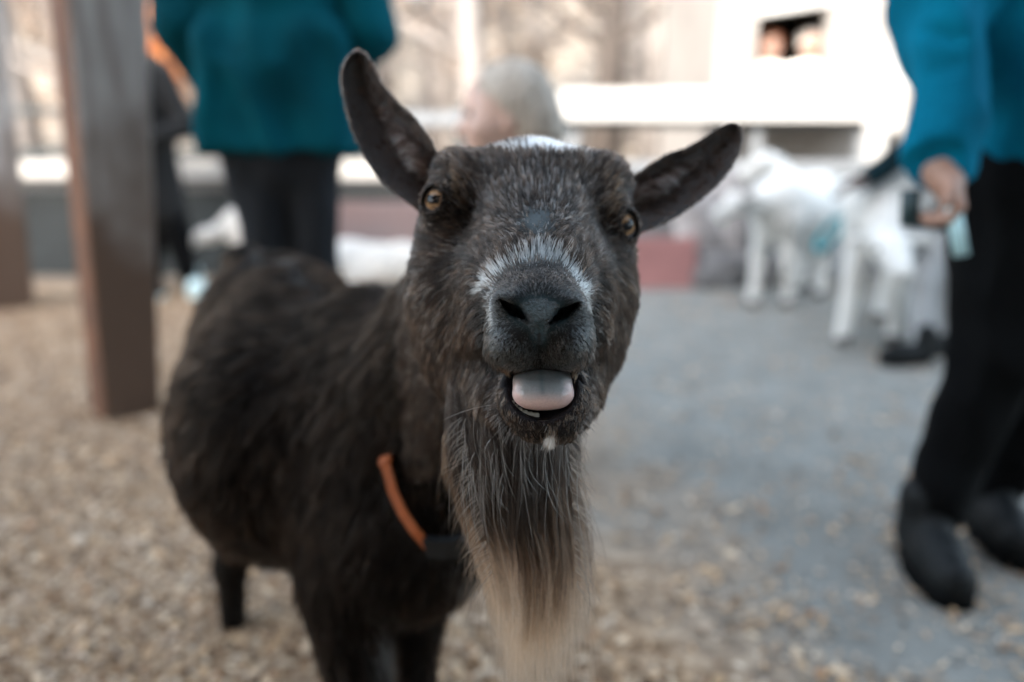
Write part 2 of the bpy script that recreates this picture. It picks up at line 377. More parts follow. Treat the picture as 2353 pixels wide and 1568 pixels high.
# ------------------------------------------------------------------ far side: low plank wall, rails, hut
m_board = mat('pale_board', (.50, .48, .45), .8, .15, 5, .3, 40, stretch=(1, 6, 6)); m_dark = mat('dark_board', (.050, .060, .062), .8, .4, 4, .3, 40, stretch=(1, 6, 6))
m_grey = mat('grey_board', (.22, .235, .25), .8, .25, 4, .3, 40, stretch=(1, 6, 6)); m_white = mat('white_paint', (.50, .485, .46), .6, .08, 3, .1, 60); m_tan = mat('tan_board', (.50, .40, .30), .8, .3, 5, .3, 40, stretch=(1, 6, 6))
m_mauve = mat('faded_red_board', (.32, .155, .150), .75, .2, 4, .3, 40)
def zat(v, Y):      # height at world distance Y seen at picture row v
    t = (784 - v) / FPX; h = (t * Y * cp - Y * sp) / (cp + t * sp); return CAMZ + h
def xat(u, Y, z):   # world X at picture column u
    return (u - 1176.5) / FPX * (Y * cp - (z - CAMZ) * sp)
def slab(b, u0, u1, v0, v1, Y, dep, bev=.006):
    z0, z1 = zat(v1, Y), zat(v0, Y); zc = (z0 + z1) / 2; b.box((xat(u0, Y, zc), Y, z0), (xat(u1, Y, zc), Y + dep, z1), bev=bev); return z0, z1
YF = 5.3
wl = empty('plank_wall', (0, YF, 0), 'low plank wall with pale top board behind the standing visitors', 'fence')
b = MB(); slab(b, -420, 1010, 372, 412, YF - .10, .34); b.build('top_board', m_board, wl)
b = MB(); slab(b, -420, 1010, 413, 438, YF - .02, .06); slab(b, 1010, 2700, 372, 400, YF - .06, .30); b.build('lower_board', m_grey, wl)  # right-hand stretch coloured grey for the shaded part of the wall
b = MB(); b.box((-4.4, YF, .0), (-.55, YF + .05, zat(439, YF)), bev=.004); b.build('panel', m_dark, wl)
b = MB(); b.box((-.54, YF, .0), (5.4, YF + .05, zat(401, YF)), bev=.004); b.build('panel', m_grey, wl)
for u in (-200, 190, 545, 960, 1400, 1730, 2050, 2300):
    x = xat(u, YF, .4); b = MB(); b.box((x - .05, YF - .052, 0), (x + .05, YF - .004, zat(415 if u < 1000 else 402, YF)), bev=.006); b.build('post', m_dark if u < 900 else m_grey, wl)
YR = 5.9
rl = empty('rail_fence', (0, YR, 0), 'open rail fence with two dark rails behind the plank wall', 'fence')
for (v0, v1) in ((246, 262), (343, 364)):
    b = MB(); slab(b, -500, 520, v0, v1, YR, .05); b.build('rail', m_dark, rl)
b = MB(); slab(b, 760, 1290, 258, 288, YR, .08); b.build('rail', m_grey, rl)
for u in (-330, 175, 540, 1060):
    x = xat(u, YR, .6); b = MB(); b.box((x - .05, YR + .08, 0), (x + .05, YR + .18, zat(240, YR)), bev=.006); b.build('post', m_dark, rl)
# hay manger / troughs
def trough(lo, hi, name, m, label, rz=0):
    e = empty(name, ((lo[0] + hi[0]) / 2, (lo[1] + hi[1]) / 2, lo[2]), label, 'trough'); t = .022; lo, hi = np.array(lo), np.array(hi)
    piv = (lo + hi) / 2
    b = MB(); b.box(lo, (hi[0], lo[1] + t, hi[2]), rz, piv, .004); b.build('front_panel', m, e)
    b = MB(); b.box((lo[0], hi[1] - t, lo[2]), hi, rz, piv, .004); b.build('back_panel', m, e)
    for x in (lo[0], hi[0] - t): b = MB(); b.box((x, lo[1] + t + .001, lo[2]), (x + t, hi[1] - t - .001, hi[2]), rz, piv, .003); b.build('side_panel', m, e)
    b = MB(); b.box((lo[0] + t, lo[1] + t, lo[2] + .03), (hi[0] - t, hi[1] - t, hi[2] - .05), rz, piv, .02); b.build('hay', m_tan, e)
Yp = dg(664) ; Yp = (Yp + (0 - CAMZ) * sp) / cp
trough((xat(1440, Yp, .15), Yp, 0), (xat(1598, Yp, .15), Yp + .3, zat(546, Yp)), 'feed_box', m_mauve, 'faded red feed box on the ground right of the brown goat head', 0)
trough((xat(748, 5.0, .37), 5.0, zat(560, 5.0)), (xat(1010, 5.0, .37), 5.26, zat(468, 5.0)), 'feed_box', mat('mauve_board', (.20, .165, .17), .8, .2, 3, .2, 40, color2=(.24, .165, .155)), 'faded mauve feed box against the plank wall above the lying white goat')
b = MB()
# boulders
m_rock = mat('pale_rock', (.36, .35, .35), .85, .45, 6, .6, 20, color2=(.13, .12, .12))
def rock(u, v, w, h, Y, m, label, seed):
    r = np.random.default_rng(seed); bm = bmesh.new(); bmesh.ops.create_icosphere(bm, subdivisions=4, radius=1)
    V = np.array([x.co[:] for x in bm.verts]); bm.verts.index_update(); F = [[x.index for x in f.verts] for f in bm.faces]; bm.free()
    V *= (1 + .13 * nz(V, 1.6, seed) + .05 * nz(V, 4, seed + 1))[:, None]; V[:, 2] = np.where(V[:, 2] < -.5, -.5 + (V[:, 2] + .5) * .1, V[:, 2])
    zc = h * .5; V = V * (w / 2, w / 2.4, h / 1.5) ; V[:, 2] -= V[:, 2].min() + .01; x = xat(u, Y, h / 2)
    tag(mobj('boulder', V + (x, Y, 0), F, m, smooth=True, loc=(x, Y, 0)), label, 'boulder', 'boulders heaped at the foot of the plank wall')
m_rock2 = mat('dark_rock', (.15, .15, .155), .85, .4, 5, .6, 20)
for i, (u, v, w, h, Y, m, l) in enumerate([(1590, 500, .42, .62, 5.05, m_rock, 'tall pale boulder behind the faded red feed box'), (1668, 470, .36, .70, 5.1, m_rock, 'pinkish tall boulder left of the white goats'),
        (1640, 620, .36, .22, 4.85, m_rock2, 'dark low boulder right of the faded red feed box'), (1725, 640, .34, .20, 4.95, m_rock2, 'dark low boulder half behind the legs of the left white goat'), (1500, 480, .5, .52, 5.12, m_rock2, 'grey boulder just above the faded red feed box')]):
    rock(u, v, w, h, Y, m, l, 60 + i)

# hut with serving hatch, in the sun
YH = 6.9
m_hut = mat('cream_paint', (.30, .275, .25), .7, .18, 2.5, .1, 60)
hut = empty('hut', (xat(1850, YH, 1.2), YH, 0), 'white sunlit hut with a serving hatch and long counter', 'hut')
def hb(name, u0, u1, v0, v1, y0, dep, m, bev=.006): b = MB(); slab(b, u0, u1, v0, v1, y0, dep, bev); return b.build(name, m, hut)
x0, x1 = xat(1648, YH, 1.6), xat(2085, YH, 1.6); hx0, hx1 = xat(1736, YH, 1.6), xat(1899, YH, 1.6); hz0, hz1 = zat(196, YH), zat(36, YH)
for nm, lo, hi in (('wall', (x0, YH, .95), (hx0, YH + .1, 3.0)), ('wall', (hx1, YH, .95), (x1, YH + .1, 3.0)), ('wall', (hx0 + .001, YH + .002, .95), (hx1 - .001, YH + .098, hz0)),
                   ('wall', (x0, YH + .101, .0), (x0 + .1, YH + 2.5, 3.0)), ('wall', (x1 - .1, YH + .101, .0), (x1, YH + 2.5, 3.0)), ('wall', (x0 + .101, YH + 2.4, .0), (x1 - .101, YH + 2.5, 3.0)), ('wall', (x0, YH + .02, 0), (x1, YH + .09, .945))):
    b = MB(); b.box(lo, hi); b.build(nm, m_hut, hut)
b = MB(); V = np.array([(hx0 + .001, YH + .002, hz1), (hx1 - .001, YH + .002, hz1 + .085), (hx1 - .001, YH + .002, 3.0), (hx0 + .001, YH + .002, 3.0)]); V = np.concatenate([V, V + (0, .096, 0)])
b.add(V, [[0, 1, 2, 3], [7, 6, 5, 4], [0, 4, 5, 1], [1, 5, 6, 2], [2, 6, 7, 3], [3, 7, 4, 0]]); b.build('wall', m_white, hut)
b = MB(); b.box((x0 - .3, YH - .5, 3.01), (x1 + .3, YH + 2.8, 3.1)); b.build('roof', m_plank, hut)
hb('counter', 1288, 2015, 206, 276, YH - .45, .40, m_white); hb('painted_counter_shade', 1288, 2010, 279, 291, YH - .40, .30, m_dark)  # dark strip put in as the shade under the counter
hb('post', 1960, 1992, 292, 600, YH - .35, .10, m_grey); hb('post', 1300, 1325, 292, 600, YH - .35, .10, m_grey); hb('post', 1722, 1742, 292, 600, YH - .35, .10, m_grey)
hb('corner_post', 1999, 2037, 210, 385, YH - .6, .10, m_white)
hb('corner_post', 2040, 2086, 60, 300, YH - .2, .15, m_white)

# ------------------------------------------------------------------ wood on the slope
m_bark = mat('bark', (.30, .272, .25), .9, .4, 3, .6, 25, color2=(.13, .112, .10), stretch=(3, 3, .4)); m_bark2 = mat('dark_bark', (.075, .06, .05), .9, .4, 3, .6, 25, stretch=(3, 3, .4))
m_leaf = mat('dry_leaves', (.34, .27, .215), .8, .35, 3, attr=False, color2=(.22, .155, .11))
def tree_parts(seed, h, m, leafy):
    r = random.Random(seed); b = MB(); pts = [np.array([0, 0, -.3])]; rs = [h * .016]; lean = (r.uniform(-.06, .06), r.uniform(-.04, .04))
    for i in range(1, 9): pts.append(np.array([lean[0] * h * i / 8 + r.uniform(-.05, .05), lean[1] * h * i / 8 + r.uniform(-.05, .05), h * i / 8])); rs.append(h * .014 * (1 - i / 8.6))
    rs[0] *= 1.4; b.tube(pts, rs, 8); LV = []
    for i in range(26):
        z = r.uniform(.10, .95); p = np.array([np.interp(z * h, [q[2] for q in pts], [q[a] for q in pts]) for a in range(3)]); a = r.uniform(0, 6.28); l = h * .22 * (1.1 - z) * r.uniform(.5, 1.2); up = r.uniform(.2, .9)
        d = np.array([math.cos(a), math.sin(a), up]); q1 = p + d * l * .5 + (0, 0, r.uniform(-.1, .1)); q2 = q1 + (d + np.array([r.uniform(-.4, .4), r.uniform(-.4, .4), .2])) * l * .5; r0 = h * .0045 * (1.1 - z)
        b.tube([p, q1, q2], [r0, r0 * .6, r0 * .2], 5, cap=False); LV += [q1, q2, (q1 + q2) / 2]
        for _ in range(3): q3 = q1 + (q2 - q1) * r.random() + np.array([r.uniform(-1, 1), r.uniform(-1, 1), r.uniform(-.2, .8)]) * l * .3; b.tube([q1 + (q2 - q1) * .3, q3], [r0 * .3, r0 * .1], 4, cap=False); LV.append(q3)
    tr = mobj('trunk', np.concatenate(b.V), b.F, m, None, loc=(0, 0, 0)); lv = None
    if leafy:
        rr = np.random.default_rng(seed); LV = np.array(LV); n = leafy; c = LV[rr.integers(0, len(LV), n)] + rr.normal(0, h * .025, (n, 3)); s_ = rr.uniform(.03, .07, (n, 1, 1)); A = nrm(rr.normal(size=(n, 3))); B = nrm(np.cross(A, rr.normal(size=(n, 3))))
        P = c[:, None] + s_ * np.stack([-A, B * .6, A, -B * .6], 1); lv = mobj('foliage', P.reshape(-1, 3), np.arange(n * 4).reshape(n, 4), m_leaf, None, smooth=False, loc=(0, 0, 0))
    return tr, lv
protos = [(tree_parts(1, 13, m_bark, 900), 'pale'), (tree_parts(2, 15, m_bark, 0), 'pale'), (tree_parts(3, 11, m_bark, 1500), 'pale'), (tree_parts(4, 14, m_bark2, 500), 'dark'), (tree_parts(5, 6, m_bark, 2200), 'young')]
used = set()
TL = {'pale': 'slender pale trunked bare tree on the sunlit wooded slope', 'dark': 'dark barked bare tree on the sunlit wooded slope', 'young': 'young beech holding dry tan leaves on the sunlit slope'}
def plant(k, x, y, sc, rz):
    (tr, lv), kind = protos[k]; e = empty('tree', (x, y, float(hill(np.array(x), np.array(y)))), TL[kind], 'tree', {'pale': 'pale bare trees on the slope', 'dark': 'dark bare trees on the slope', 'young': 'young leafy beeches on the slope'}[kind]); e.rotation_euler = (0, 0, rz); e.scale = (sc, sc, sc)
    for o in (tr, lv):
        if o is None: continue
        c = o if (k, o.name) not in used else o.copy()
        if c is not o: C.objects.link(c)
        used.add((k, o.name)); c.parent = e; c.location = (0, 0, 0)
tr_ = random.Random(12); n = 0
while n < 150:
    y = tr_.uniform(10.5, 46); x = tr_.uniform(-.78, .78) * y
    plant(tr_.choice([0, 1, 1, 2, 3, 4, 4, 0]), x, y, tr_.uniform(.75, 1.25), tr_.uniform(0, 6.28)); n += 1
# sunlit shrub with dry orange leaves behind the visitors
xs, ys = xat(352, 8.6, 1.4), 8.6
sh = empty('shrub', (xs, ys, 0), 'shrub with dry orange leaves glowing in the sun behind the teal coated visitor', 'shrub')
b = MB(); r_ = random.Random(3)
for i in range(14): a = r_.uniform(0, 6.28); b.tube([(xs, ys, 0), (xs + math.cos(a) * .15, ys + math.sin(a) * .15, .9), (xs + math.cos(a) * .32, ys + math.sin(a) * .3, 1.7 + r_.uniform(-.3, .3))], [.02, .012, .004], 5)
b.build('stem', m_bark2, sh, True)
rr = np.random.default_rng(4); n = 2600; c_ = np.stack([xs + rr.normal(0, .16, n), ys + rr.normal(0, .16, n), rr.normal(1.75, .22, n)], 1); A = nrm(rr.normal(size=(n, 3))); B = nrm(np.cross(A, rr.normal(size=(n, 3)))); s_ = rr.uniform(.02, .045, (n, 1, 1))
mobj('foliage', (c_[:, None] + s_ * np.stack([-A, B * .6, A, -B * .6], 1)).reshape(-1, 3), np.arange(n * 4).reshape(n, 4), mat('orange_leaves', (.75, .30, .10), .7, .3, 8), sh, smooth=False)

# ================================================================== WHITE GOATS
m_wg = mat('white_goat_coat', rough=.8, var=.12, vscale=9, bump=.5, bscale=60, attr=True, spec=.2)
m_black = mat('black_shine', (.01, .01, .012), .2, .1)
def white_goat(label, base, yaw, sc=1.0, head_yaw=0., head_dz=0., stride=.08, lying=False, grey=0., blotch=None, tuft=True):
    """goat facing +X in its own frame, origin on the ground under the belly"""
    c, s_ = math.cos(yaw), math.sin(yaw); Rz = np.array([[c, -s_, 0], [s_, c, 0], [0, 0, 1]]); base = np.array(base, float)
    hz = .52 if not lying else .17
    g = SDF(); g.ell((-.20, 0, hz), (.21, .155, .175), .06); g.ell((.02, 0, hz - .035), (.25, .175, .185), .06); g.ell((.22, 0, hz + .0), (.16, .145, .185), .05)
    nb_ = np.array([.30, 0, hz + .06]); hd = np.array([.50, math.sin(head_yaw) * .16, hz + .30 + head_dz]); g.cap(nb_, hd - (.03, 0, .03), .095, .058, .04)
    f = np.array([math.cos(head_yaw), math.sin(head_yaw), -.45]); f /= np.linalg.norm(f); g.cap(hd, hd + f * .05, .060, .056, .02); g.cap(hd + f * .05, hd + f * .17, .050, .030, .02); g.cap(hd + f * .06 + (0, 0, -.03), hd + f * .15 + (0, 0, -.03), .032, .022, .015)
    sd = np.cross(f, [0, 0, 1]); sd /= np.linalg.norm(sd)
    for k in (-1, 1): e0 = hd + sd * k * .05 + (0, 0, .02); g.cap(e0, e0 + sd * k * .07 + np.array([-.03, 0, .0]), .016, .022, .01); g.cap(e0 + sd * k * .07 + np.array([-.03, 0, 0]), e0 + sd * k * .13 + np.array([-.05, 0, -.015]), .021, .007, .01)
    g.cap((-.37, 0, hz + .07), (-.45, 0, hz + .15), .028, .014, .02)
    if tuft: g.cap(hd + f * .13 + (0, 0, -.05), hd + f * .12 + (0, 0, -.14), .018, .006, .012)
    if not lying:
        for k, st in ((-1, 1), (1, -1)):
            x = .24 + st * stride; g.cap((.24, k * .07, hz - .04), (.25 + st * stride * .4, k * .075, .27), .066, .040, .03); g.cap((.25 + st * stride * .4, k * .075, .27), (x, k * .075, .06), .038, .028, .015); g.cap((x, k * .075, .07), (x + .015, k * .075, .024), .031, .033, .01)
            x = -.26 - st * stride; g.cap((-.22, k * .075, hz - .03), (-.20 - st * stride * .3, k * .085, .33), .090, .052, .03); g.cap((-.20 - st * stride * .3, k * .085, .33), (x - .05, k * .085, .22), .046, .033, .02); g.cap((x - .05, k * .085, .22), (x, k * .085, .05), .031, .026, .015); g.cap((x, k * .085, .05), (x + .015, k * .085, .024), .030, .033, .01)
    else:
        for k in (-1, 1): g.cap((.24, k * .08, .14), (.36, k * .10, .06), .055, .034, .03); g.cap((.36, k * .10, .06), (.20, k * .12, .03), .026, .024, .02); g.cap((-.2, k * .1, .12), (-.05, k * .15, .08), .08, .04, .03); g.cap((-.05, k * .15, .07), (-.24, k * .16, .03), .028, .022, .02)
    V, Q = g.mesh(.0125); Q = orient(V, Q); V += (.006 * nz(V, 26, 9) + .007 * nz(V, 11, 19))[:, None] * vnormals(V, Q)
    col = np.tile([.68, .685, .665], (len(V), 1)) * (1 - grey); col = col * (1 - .12 * np.clip(nz(V, 6, 2), 0, 1))[:, None]
    hoof = (V[:, 2] < .035)[:, None]
    if not lying: col = np.where(hoof, [.06, .05, .045], col)
    if blotch is not None:
        m_ = np.exp(-(np.linalg.norm(V - np.array(blotch[0]), axis=1) / blotch[1]) ** 2); col = blend_(col, m_, blotch[2])
    T = lambda P: (np.atleast_2d(P) * sc) @ Rz.T + base
    e = empty('goat', base, label, 'goat'); body_ = mobj('body', T(V), Q, m_wg, e, col, loc=base)
    for k in (-1, 1):
        b = MB(); p = hd + f * .055 + sd * k * .052 + np.array([0, 0, .012]); bm = bmesh.new(); bmesh.ops.create_uvsphere(bm, u_segments=10, v_segments=8, radius=.012); vv = np.array([x.co[:] for x in bm.verts]) + p; bm.verts.index_update(); ff = [[x.index for x in q.verts] for q in bm.faces]; bm.free(); b.add(T(vv), ff); b.build('eye', m_black, e, True)
    return e, T, hd, f
def blend_(c, m, k): return c * (1 - m[:, None]) + np.array(k) * m[:, None]
def GW(u, v): return G(u, v)
# left one, facing the camera's left
ga = G(1822, 700)
e, T, hd, f = white_goat('white goat with a dark patch on its head, standing nearest the faded red feed box', ga + np.array([.02, .12, 0]), R(228), 1.0, R(-25), -.25, .05, blotch=((.50, -.05, .60), .05, (.10, .06, .05)))
gc2 = G(2005, 690)
e, T, hd, f = white_goat('white goat standing behind the other two with its back highest, teal collar on its neck', gc2 + np.array([.0, .38, 0]), R(172), .98, R(-30), -.06, .04)
gb = G(2000, 782)
e3, T3, hd3, f3 = white_goat('white goat nearest the dark trousered visitor, broad shoulders and foreleg stepping forward', gb + np.array([.12, .14, 0]), R(232), 1.08, R(35), -.40, .07)
gd_ = G(2200, 735)
white_goat('greyish white goat half hidden behind the right hand visitor', gd_ + np.array([.02, .2, 0]), R(200), .92, 0, -.25, .06, grey=.15)
ge = G(590, 672)
white_goat('greyish white goat behind the legs of the teal coated visitor', ge + np.array([.10, .05, 0]), R(185), .72, R(20), -.34, .10, grey=.1)
gl2 = G(860, 650)
white_goat('white goat lying down in front of the mauve feed box', gl2 + np.array([.02, .05, 0]), R(8), .80, R(60), -.16, 0, lying=True)
# teal collar on the middle goat
b = MB(); p0 = W(1907, 540, 3.75); pts = [p0 + .085 * np.array([math.cos(a) * .55, math.sin(a), math.cos(a) * .85]) for a in np.linspace(0, 6.2832, 25)]; b.tube(pts, [.016] * 25, 8, cap=False)
tag(b.build('pet_collar', mat('teal_strap', (.01, .20, .24), .6, .2, 30), None, True, loc=p0), 'teal collar round the neck of the middle white goat', 'collar')

# ================================================================== PEOPLE
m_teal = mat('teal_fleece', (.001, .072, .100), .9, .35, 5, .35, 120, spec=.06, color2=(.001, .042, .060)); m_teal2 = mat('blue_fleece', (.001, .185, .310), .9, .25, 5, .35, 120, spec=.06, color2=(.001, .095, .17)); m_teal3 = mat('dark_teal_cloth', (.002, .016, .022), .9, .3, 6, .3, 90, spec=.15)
m_tr = mat('charcoal_trousers', (.020, .024, .030), .9, .3, 5, .4, 60, spec=.15); m_blk = mat('black_trousers', (.0032, .0037, .0043), .9, .3, 5, .3, 60, spec=.10); m_skinp = mat('skin', (.36, .21, .155), .5, .12, 12, .1, 200, sss=.15); m_skin2 = mat('dark_hand_skin', (.07, .045, .035), .6, .15, 12, .1, 200)  # m_skin2: skin tone darkened so the reaching hand reads as gloved
m_hair = mat('ash_blond_hair', (.66, .59, .51), .6, .35, 14, .6, 120, color2=(.40, .34, .28), stretch=(4, 4, 1)); m_hairb = mat('brown_hair', (.03, .017, .010), .5, .4, 20, .6, 120, stretch=(4, 4, 1)); m_boot = mat('dark_boot', (.003, .0052, .0065), .6, .3, 8, .3, 60, spec=.25); m_lg = mat('light_grey_trousers', (.42, .44, .46), .85, .2, 6, .3, 60); m_shoe = mat('pale_shoe', (.60, .78, .80), .6, .15, 10); m_rust = mat('rust_jacket', (.42, .14, .06), .8, .3, 6, .3, 60); m_cream = mat('cream_cloth', (.80, .76, .70), .8, .1, 6)
def sdfobj(fn, name, m, parent, h=.010, wr=0., wf=12, seed=0):
    g = SDF(); fn(g); V, Q = g.mesh(h); Q = orient(V, Q)
    if wr: V = V + (wr * (.8 - 1.6 * np.abs(nz(V * [1, 1, .55], wf * 1.6, seed)) + .5 * nz(V, wf * .6, seed + 7)))[:, None] * vnormals(V, Q)
    return mobj(name, V, Q, m, parent)
def head_sdf(g, c, r, face, up=(0, 0, 1)):     # skull, jaw, nose, ears, brow, lips; c centre of the skull, face = direction looked at
    c = np.array(c, float); f = nrm(np.array(face, float)); s_ = nrm(np.cross(f, up)); u = np.cross(s_, f)
    g.ell(c, (r * .86, r * 1.0, r * 1.02), .02, np.stack([s_, f, u], 1)); g.ell(c + f * r * .22 - u * r * .50, (r * .60, r * .68, r * .62), .03 * r / .1, np.stack([s_, f, u], 1))
    g.ell(c + f * r * .72 - u * r * .95, (r * .26, r * .2, r * .2), .03 * r / .1)
    g.cap(c + f * r * .90 - u * r * .15, c + f * r * 1.10 - u * r * .42, r * .07, r * .13, .02 * r / .1); g.ell(c + f * r * .86 - u * r * .66, (r * .26, r * .12, r * .09), .01 * r / .1, np.stack([s_, f, u], 1))
    for k in (-1, 1): g.ell(c + s_ * k * r * .86 - u * r * .22 - f * r * .05, (r * .08, r * .17, r * .27), .01, np.stack([s_, f, u], 1)); g.ell(c + s_ * k * r * .48 + f * r * .62 - u * r * .42, (r * .3, r * .25, r * .3), .02 * r / .1); g.ell(c + s_ * k * r * .34 + f * r * .98 - u * r * .10, (r * .17, r * .13, r * .10), .012, None, 'd')
    return f, s_, u
def eyes_brows(c, r, face, parent):
    f = nrm(np.array(face, float)); s_ = nrm(np.cross(f, (0, 0, 1))); u = np.cross(s_, f)
    for k in (-1, 1):
        g = lambda q, k=k: q.ell(np.array(c) + s_ * k * r * .34 + f * r * .84 - u * r * .10, (r * .13, r * .13, r * .11), .004); sdfobj(g, 'eye', m_black, parent, .004)
def hand_sdf(g, wrist, d, palm_n, side, L=.18, curl=.5, thumb=1, k=.004):
    """wrist point, pointing direction d, palm normal (fingers curl towards it), side = towards the index finger"""
    wrist = np.array(wrist, float); d = nrm(np.array(d, float)); side = nrm(np.array(side, float)); pn = nrm(np.array(palm_n, float))
    kn = [wrist + d * L * .52 + side * L * x for x in (.19, .065, -.065, -.18)]
    g.cap(wrist - d * L * .1, wrist + d * L * .2, L * .16, L * .17, .02)
    for q in kn: g.cap(wrist + d * L * .15 + (q - wrist - d * L * .52) * .5, q, L * .13, L * .085, .012)
    for q, l in zip(kn, (.40, .46, .43, .34)):
        a = curl; p = q; dd = d
        for seg, rr in ((.45, .060), (.32, .054), (.25, .048)):
            dd = nrm(d * math.cos(a) + pn * math.sin(a)); p2 = p + dd * L * l * seg; g.cap(p, p2, L * rr * 1.1, L * rr, k); p = p2; a += curl
    t0 = wrist + d * L * .12 + side * L * .16; t1 = t0 + nrm(d * .6 + side * .7 + pn * .3) * L * .24; t2 = t1 + nrm(d * .9 + side * .2 + pn * .5) * L * .2; g.cap(t0, t1, L * .09, L * .075, .01); g.cap(t1, t2, L * .068, L * .058, k)
def shoe(g, heel, d, L=.26, w=.045, z=0.0):
    d = nrm(np.array([d[0], d[1], 0.])); h = np.array([heel[0], heel[1], z]); g.cap(h + (0, 0, w * .9), h + d * L * .55 + (0, 0, w * .95), w * .9, w, .01); g.cap(h + d * L * .5 + (0, 0, w * .85), h + d * (L - w) + (0, 0, w * .75), w, w * .82, .01); g.cap(h + (0, 0, w), h + (0, 0, .11), w * .95, w * 1.0, .02)
def sole(parent, heel, d, L, w, m, z=0.):
    d = nrm(np.array([d[0], d[1], 0.])); s_ = np.array([-d[1], d[0], 0]); P = []
    for i in range(24):
        a = 2 * math.pi * i / 24; x = math.cos(a); y = math.sin(a); P.append(np.array([heel[0], heel[1], z]) + d * (L * .5 - w * .5 + (L * .5 + w * .1) * x) + s_ * w * 1.02 * (abs(y) ** .7 * np.sign(y)) * (1 + .1 * x))
    V = np.array([p + (0, 0, .002) for p in P] + [p + (0, 0, .024) for p in P]); F = [[i, (i + 1) % 24, 24 + (i + 1) % 24, 24 + i] for i in range(24)] + [list(range(24))[::-1], list(range(24, 48))]; mobj('sole', V, F, m, parent, smooth=False)
def arms(g, neck, sh, el, wr, r=.03, pel=None):
    g.cap(neck, sh, .045, r * 1.2, .02); g.chain([sh, el, wr], [r * 1.2, r, r * .9], .01)
    if pel is not None: g.cap(neck, pel, .05, .08, .02)
# --- visitor in the teal coat, back turned
Y1 = 2.22; X1 = xat(640, Y1, .9); p1 = empty('person', (X1, Y1, 0), 'person with back turned in teal fleece coat and charcoal trousers, left of the goat', 'person')
o1 = np.array([X1, Y1, 0])
def coat1(g):
    g.ell(o1 + (0, 0, 1.30), (.215, .14, .22), .05); g.ell(o1 + (0, 0, 1.02), (.190, .135, .30), .05); g.box(o1 + (.01, 0, .92), (.190, .130, .20), .05, .05); g.cap(o1 + (-.13, 0, 1.43), o1 + (.13, 0, 1.43), .08, .08, .05); g.cap(o1 + (0, 0, 1.44), o1 + (0, -.01, 1.52), .085, .07, .03)
    g.chain([o1 + (-.19, 0, 1.42), o1 + (-.228, .0, 1.13), o1 + (-.16, .10, .92)], [.085, .075, .058], .025); g.chain([o1 + (.19, 0, 1.42), o1 + (.242, .02, 1.12), o1 + (.15, .20, 1.02)], [.085, .070, .050], .025)
    for i, x in enumerate((-.13, .07, .15)): g.cap(o1 + (x, -.155, .80), o1 + (x * .8 + .03, -.155, 1.25), .016, .012, .04, 'd')
    g.box(o1 + (0, 0, .70), (.3, .3, .105), .005, .003, None, 'd')
sdfobj(coat1, 'coat', m_teal, p1, .011, .017, 7, 3)
def body1(g):
    head_sdf(g, o1 + (0, .02, 1.69), .105, (0.1, 1, 0)); g.cap(o1 + (0, 0, 1.45), o1 + (0, .01, 1.62), .060, .055, .03)
    g.cap(o1 + (-.2, .15, .93), o1 + (-.15, .19, .90), .03, .028, .02); g.cap(o1 + (.17, .22, 1.04), o1 + (.11, .25, 1.02), .03, .028, .02); g.cap(o1 + (0, 0, 1.0), o1 + (0, 0, 1.5), .1, .06, .05)
    hand_sdf(g, o1 + (-.15, .19, .90), (.8, .4, -.2), (0, .2, 1), (0, 1, .2), .17, .4); hand_sdf(g, o1 + (.11, .25, 1.02), (-.9, .3, -.1), (0, .2, 1), (0, 1, .2), .17, .4)
_b1 = body1
def body1(g):
    _b1(g); arms(g, o1 + (0, 0, 1.42), o1 + (-.17, 0, 1.40), o1 + (-.228, .0, 1.13), o1 + (-.15, .19, .90)); arms(g, o1 + (0, 0, 1.42), o1 + (.17, 0, 1.40), o1 + (.242, .02, 1.12), o1 + (.11, .25, 1.02))
sdfobj(body1, 'body', m_skinp, p1, .0065)
sdfobj(lambda g: (g.ell(o1 + (0, -.0, 1.72), (.105, .118, .110), .03), g.ell(o1 + (0, -.03, 1.63), (.09, .09, .08), .03), g.ell(o1 + (0, .115, 1.64), (.09, .055, .10), .015, None, 'd')), 'hair', m_hairb, p1, .008, .004, 40)
def trous1(g):
    g.ell(o1 + (0, .01, .80), (.150, .11, .13), .04)
    g.chain([o1 + (-.070, .0, .80), o1 + (-.055, .02, .47), o1 + (-.085, -.02, .11)], [.088, .062, .052], .02); g.chain([o1 + (.075, .0, .80), o1 + (.065, .05, .47), o1 + (.08, .05, .11)], [.085, .060, .050], .02)
sdfobj(trous1, 'trousers', m_tr, p1, .010, .006, 11, 5)
for k, x, y in ((-1, -.085, -.03), (1, .08, .04)):
    g_ = lambda g, x=x, y=y: shoe(g, (X1 + x, Y1 + y - .03), (.1 * k, 1), .27, .046, .012); s_ = sdfobj(g_, 'shoe', m_boot, p1, .008); sole(s_, (X1 + x, Y1 + y - .03), (.1 * k, 1), .27, .046, m_blk)
# --- dark coated visitor behind the post
Y2 = 4.55; X2 = xat(318, Y2, 1.0); p2_ = empty('person', (X2, Y2, 0), 'person in a long black coat standing half hidden behind the wooden post', 'person'); o2 = np.array([X2, Y2, 0])
def coat2(g):
    g.ell(o2 + (0, 0, 1.12), (.19, .13, .22), .05); g.cap(o2 + (0, 0, 1.0), o2 + (.08, 0, .50), .17, .13, .05); g.cap(o2 + (-.1, 0, 1.25), o2 + (.1, 0, 1.25), .07, .07, .04)
    g.chain([o2 + (.15, 0, 1.22), o2 + (.285, -.06, .94), o2 + (.10, -.20, .86)], [.07, .058, .045], .02); g.chain([o2 + (-.15, 0, 1.22), o2 + (-.22, -.02, .95), o2 + (-.12, -.2, .88)], [.07, .055, .045], .02)
sdfobj(coat2, 'coat', mat('black_coat', (.003, .004, .005), .9, .3, 6, .3, 60), p2_, .012, .006, 9)
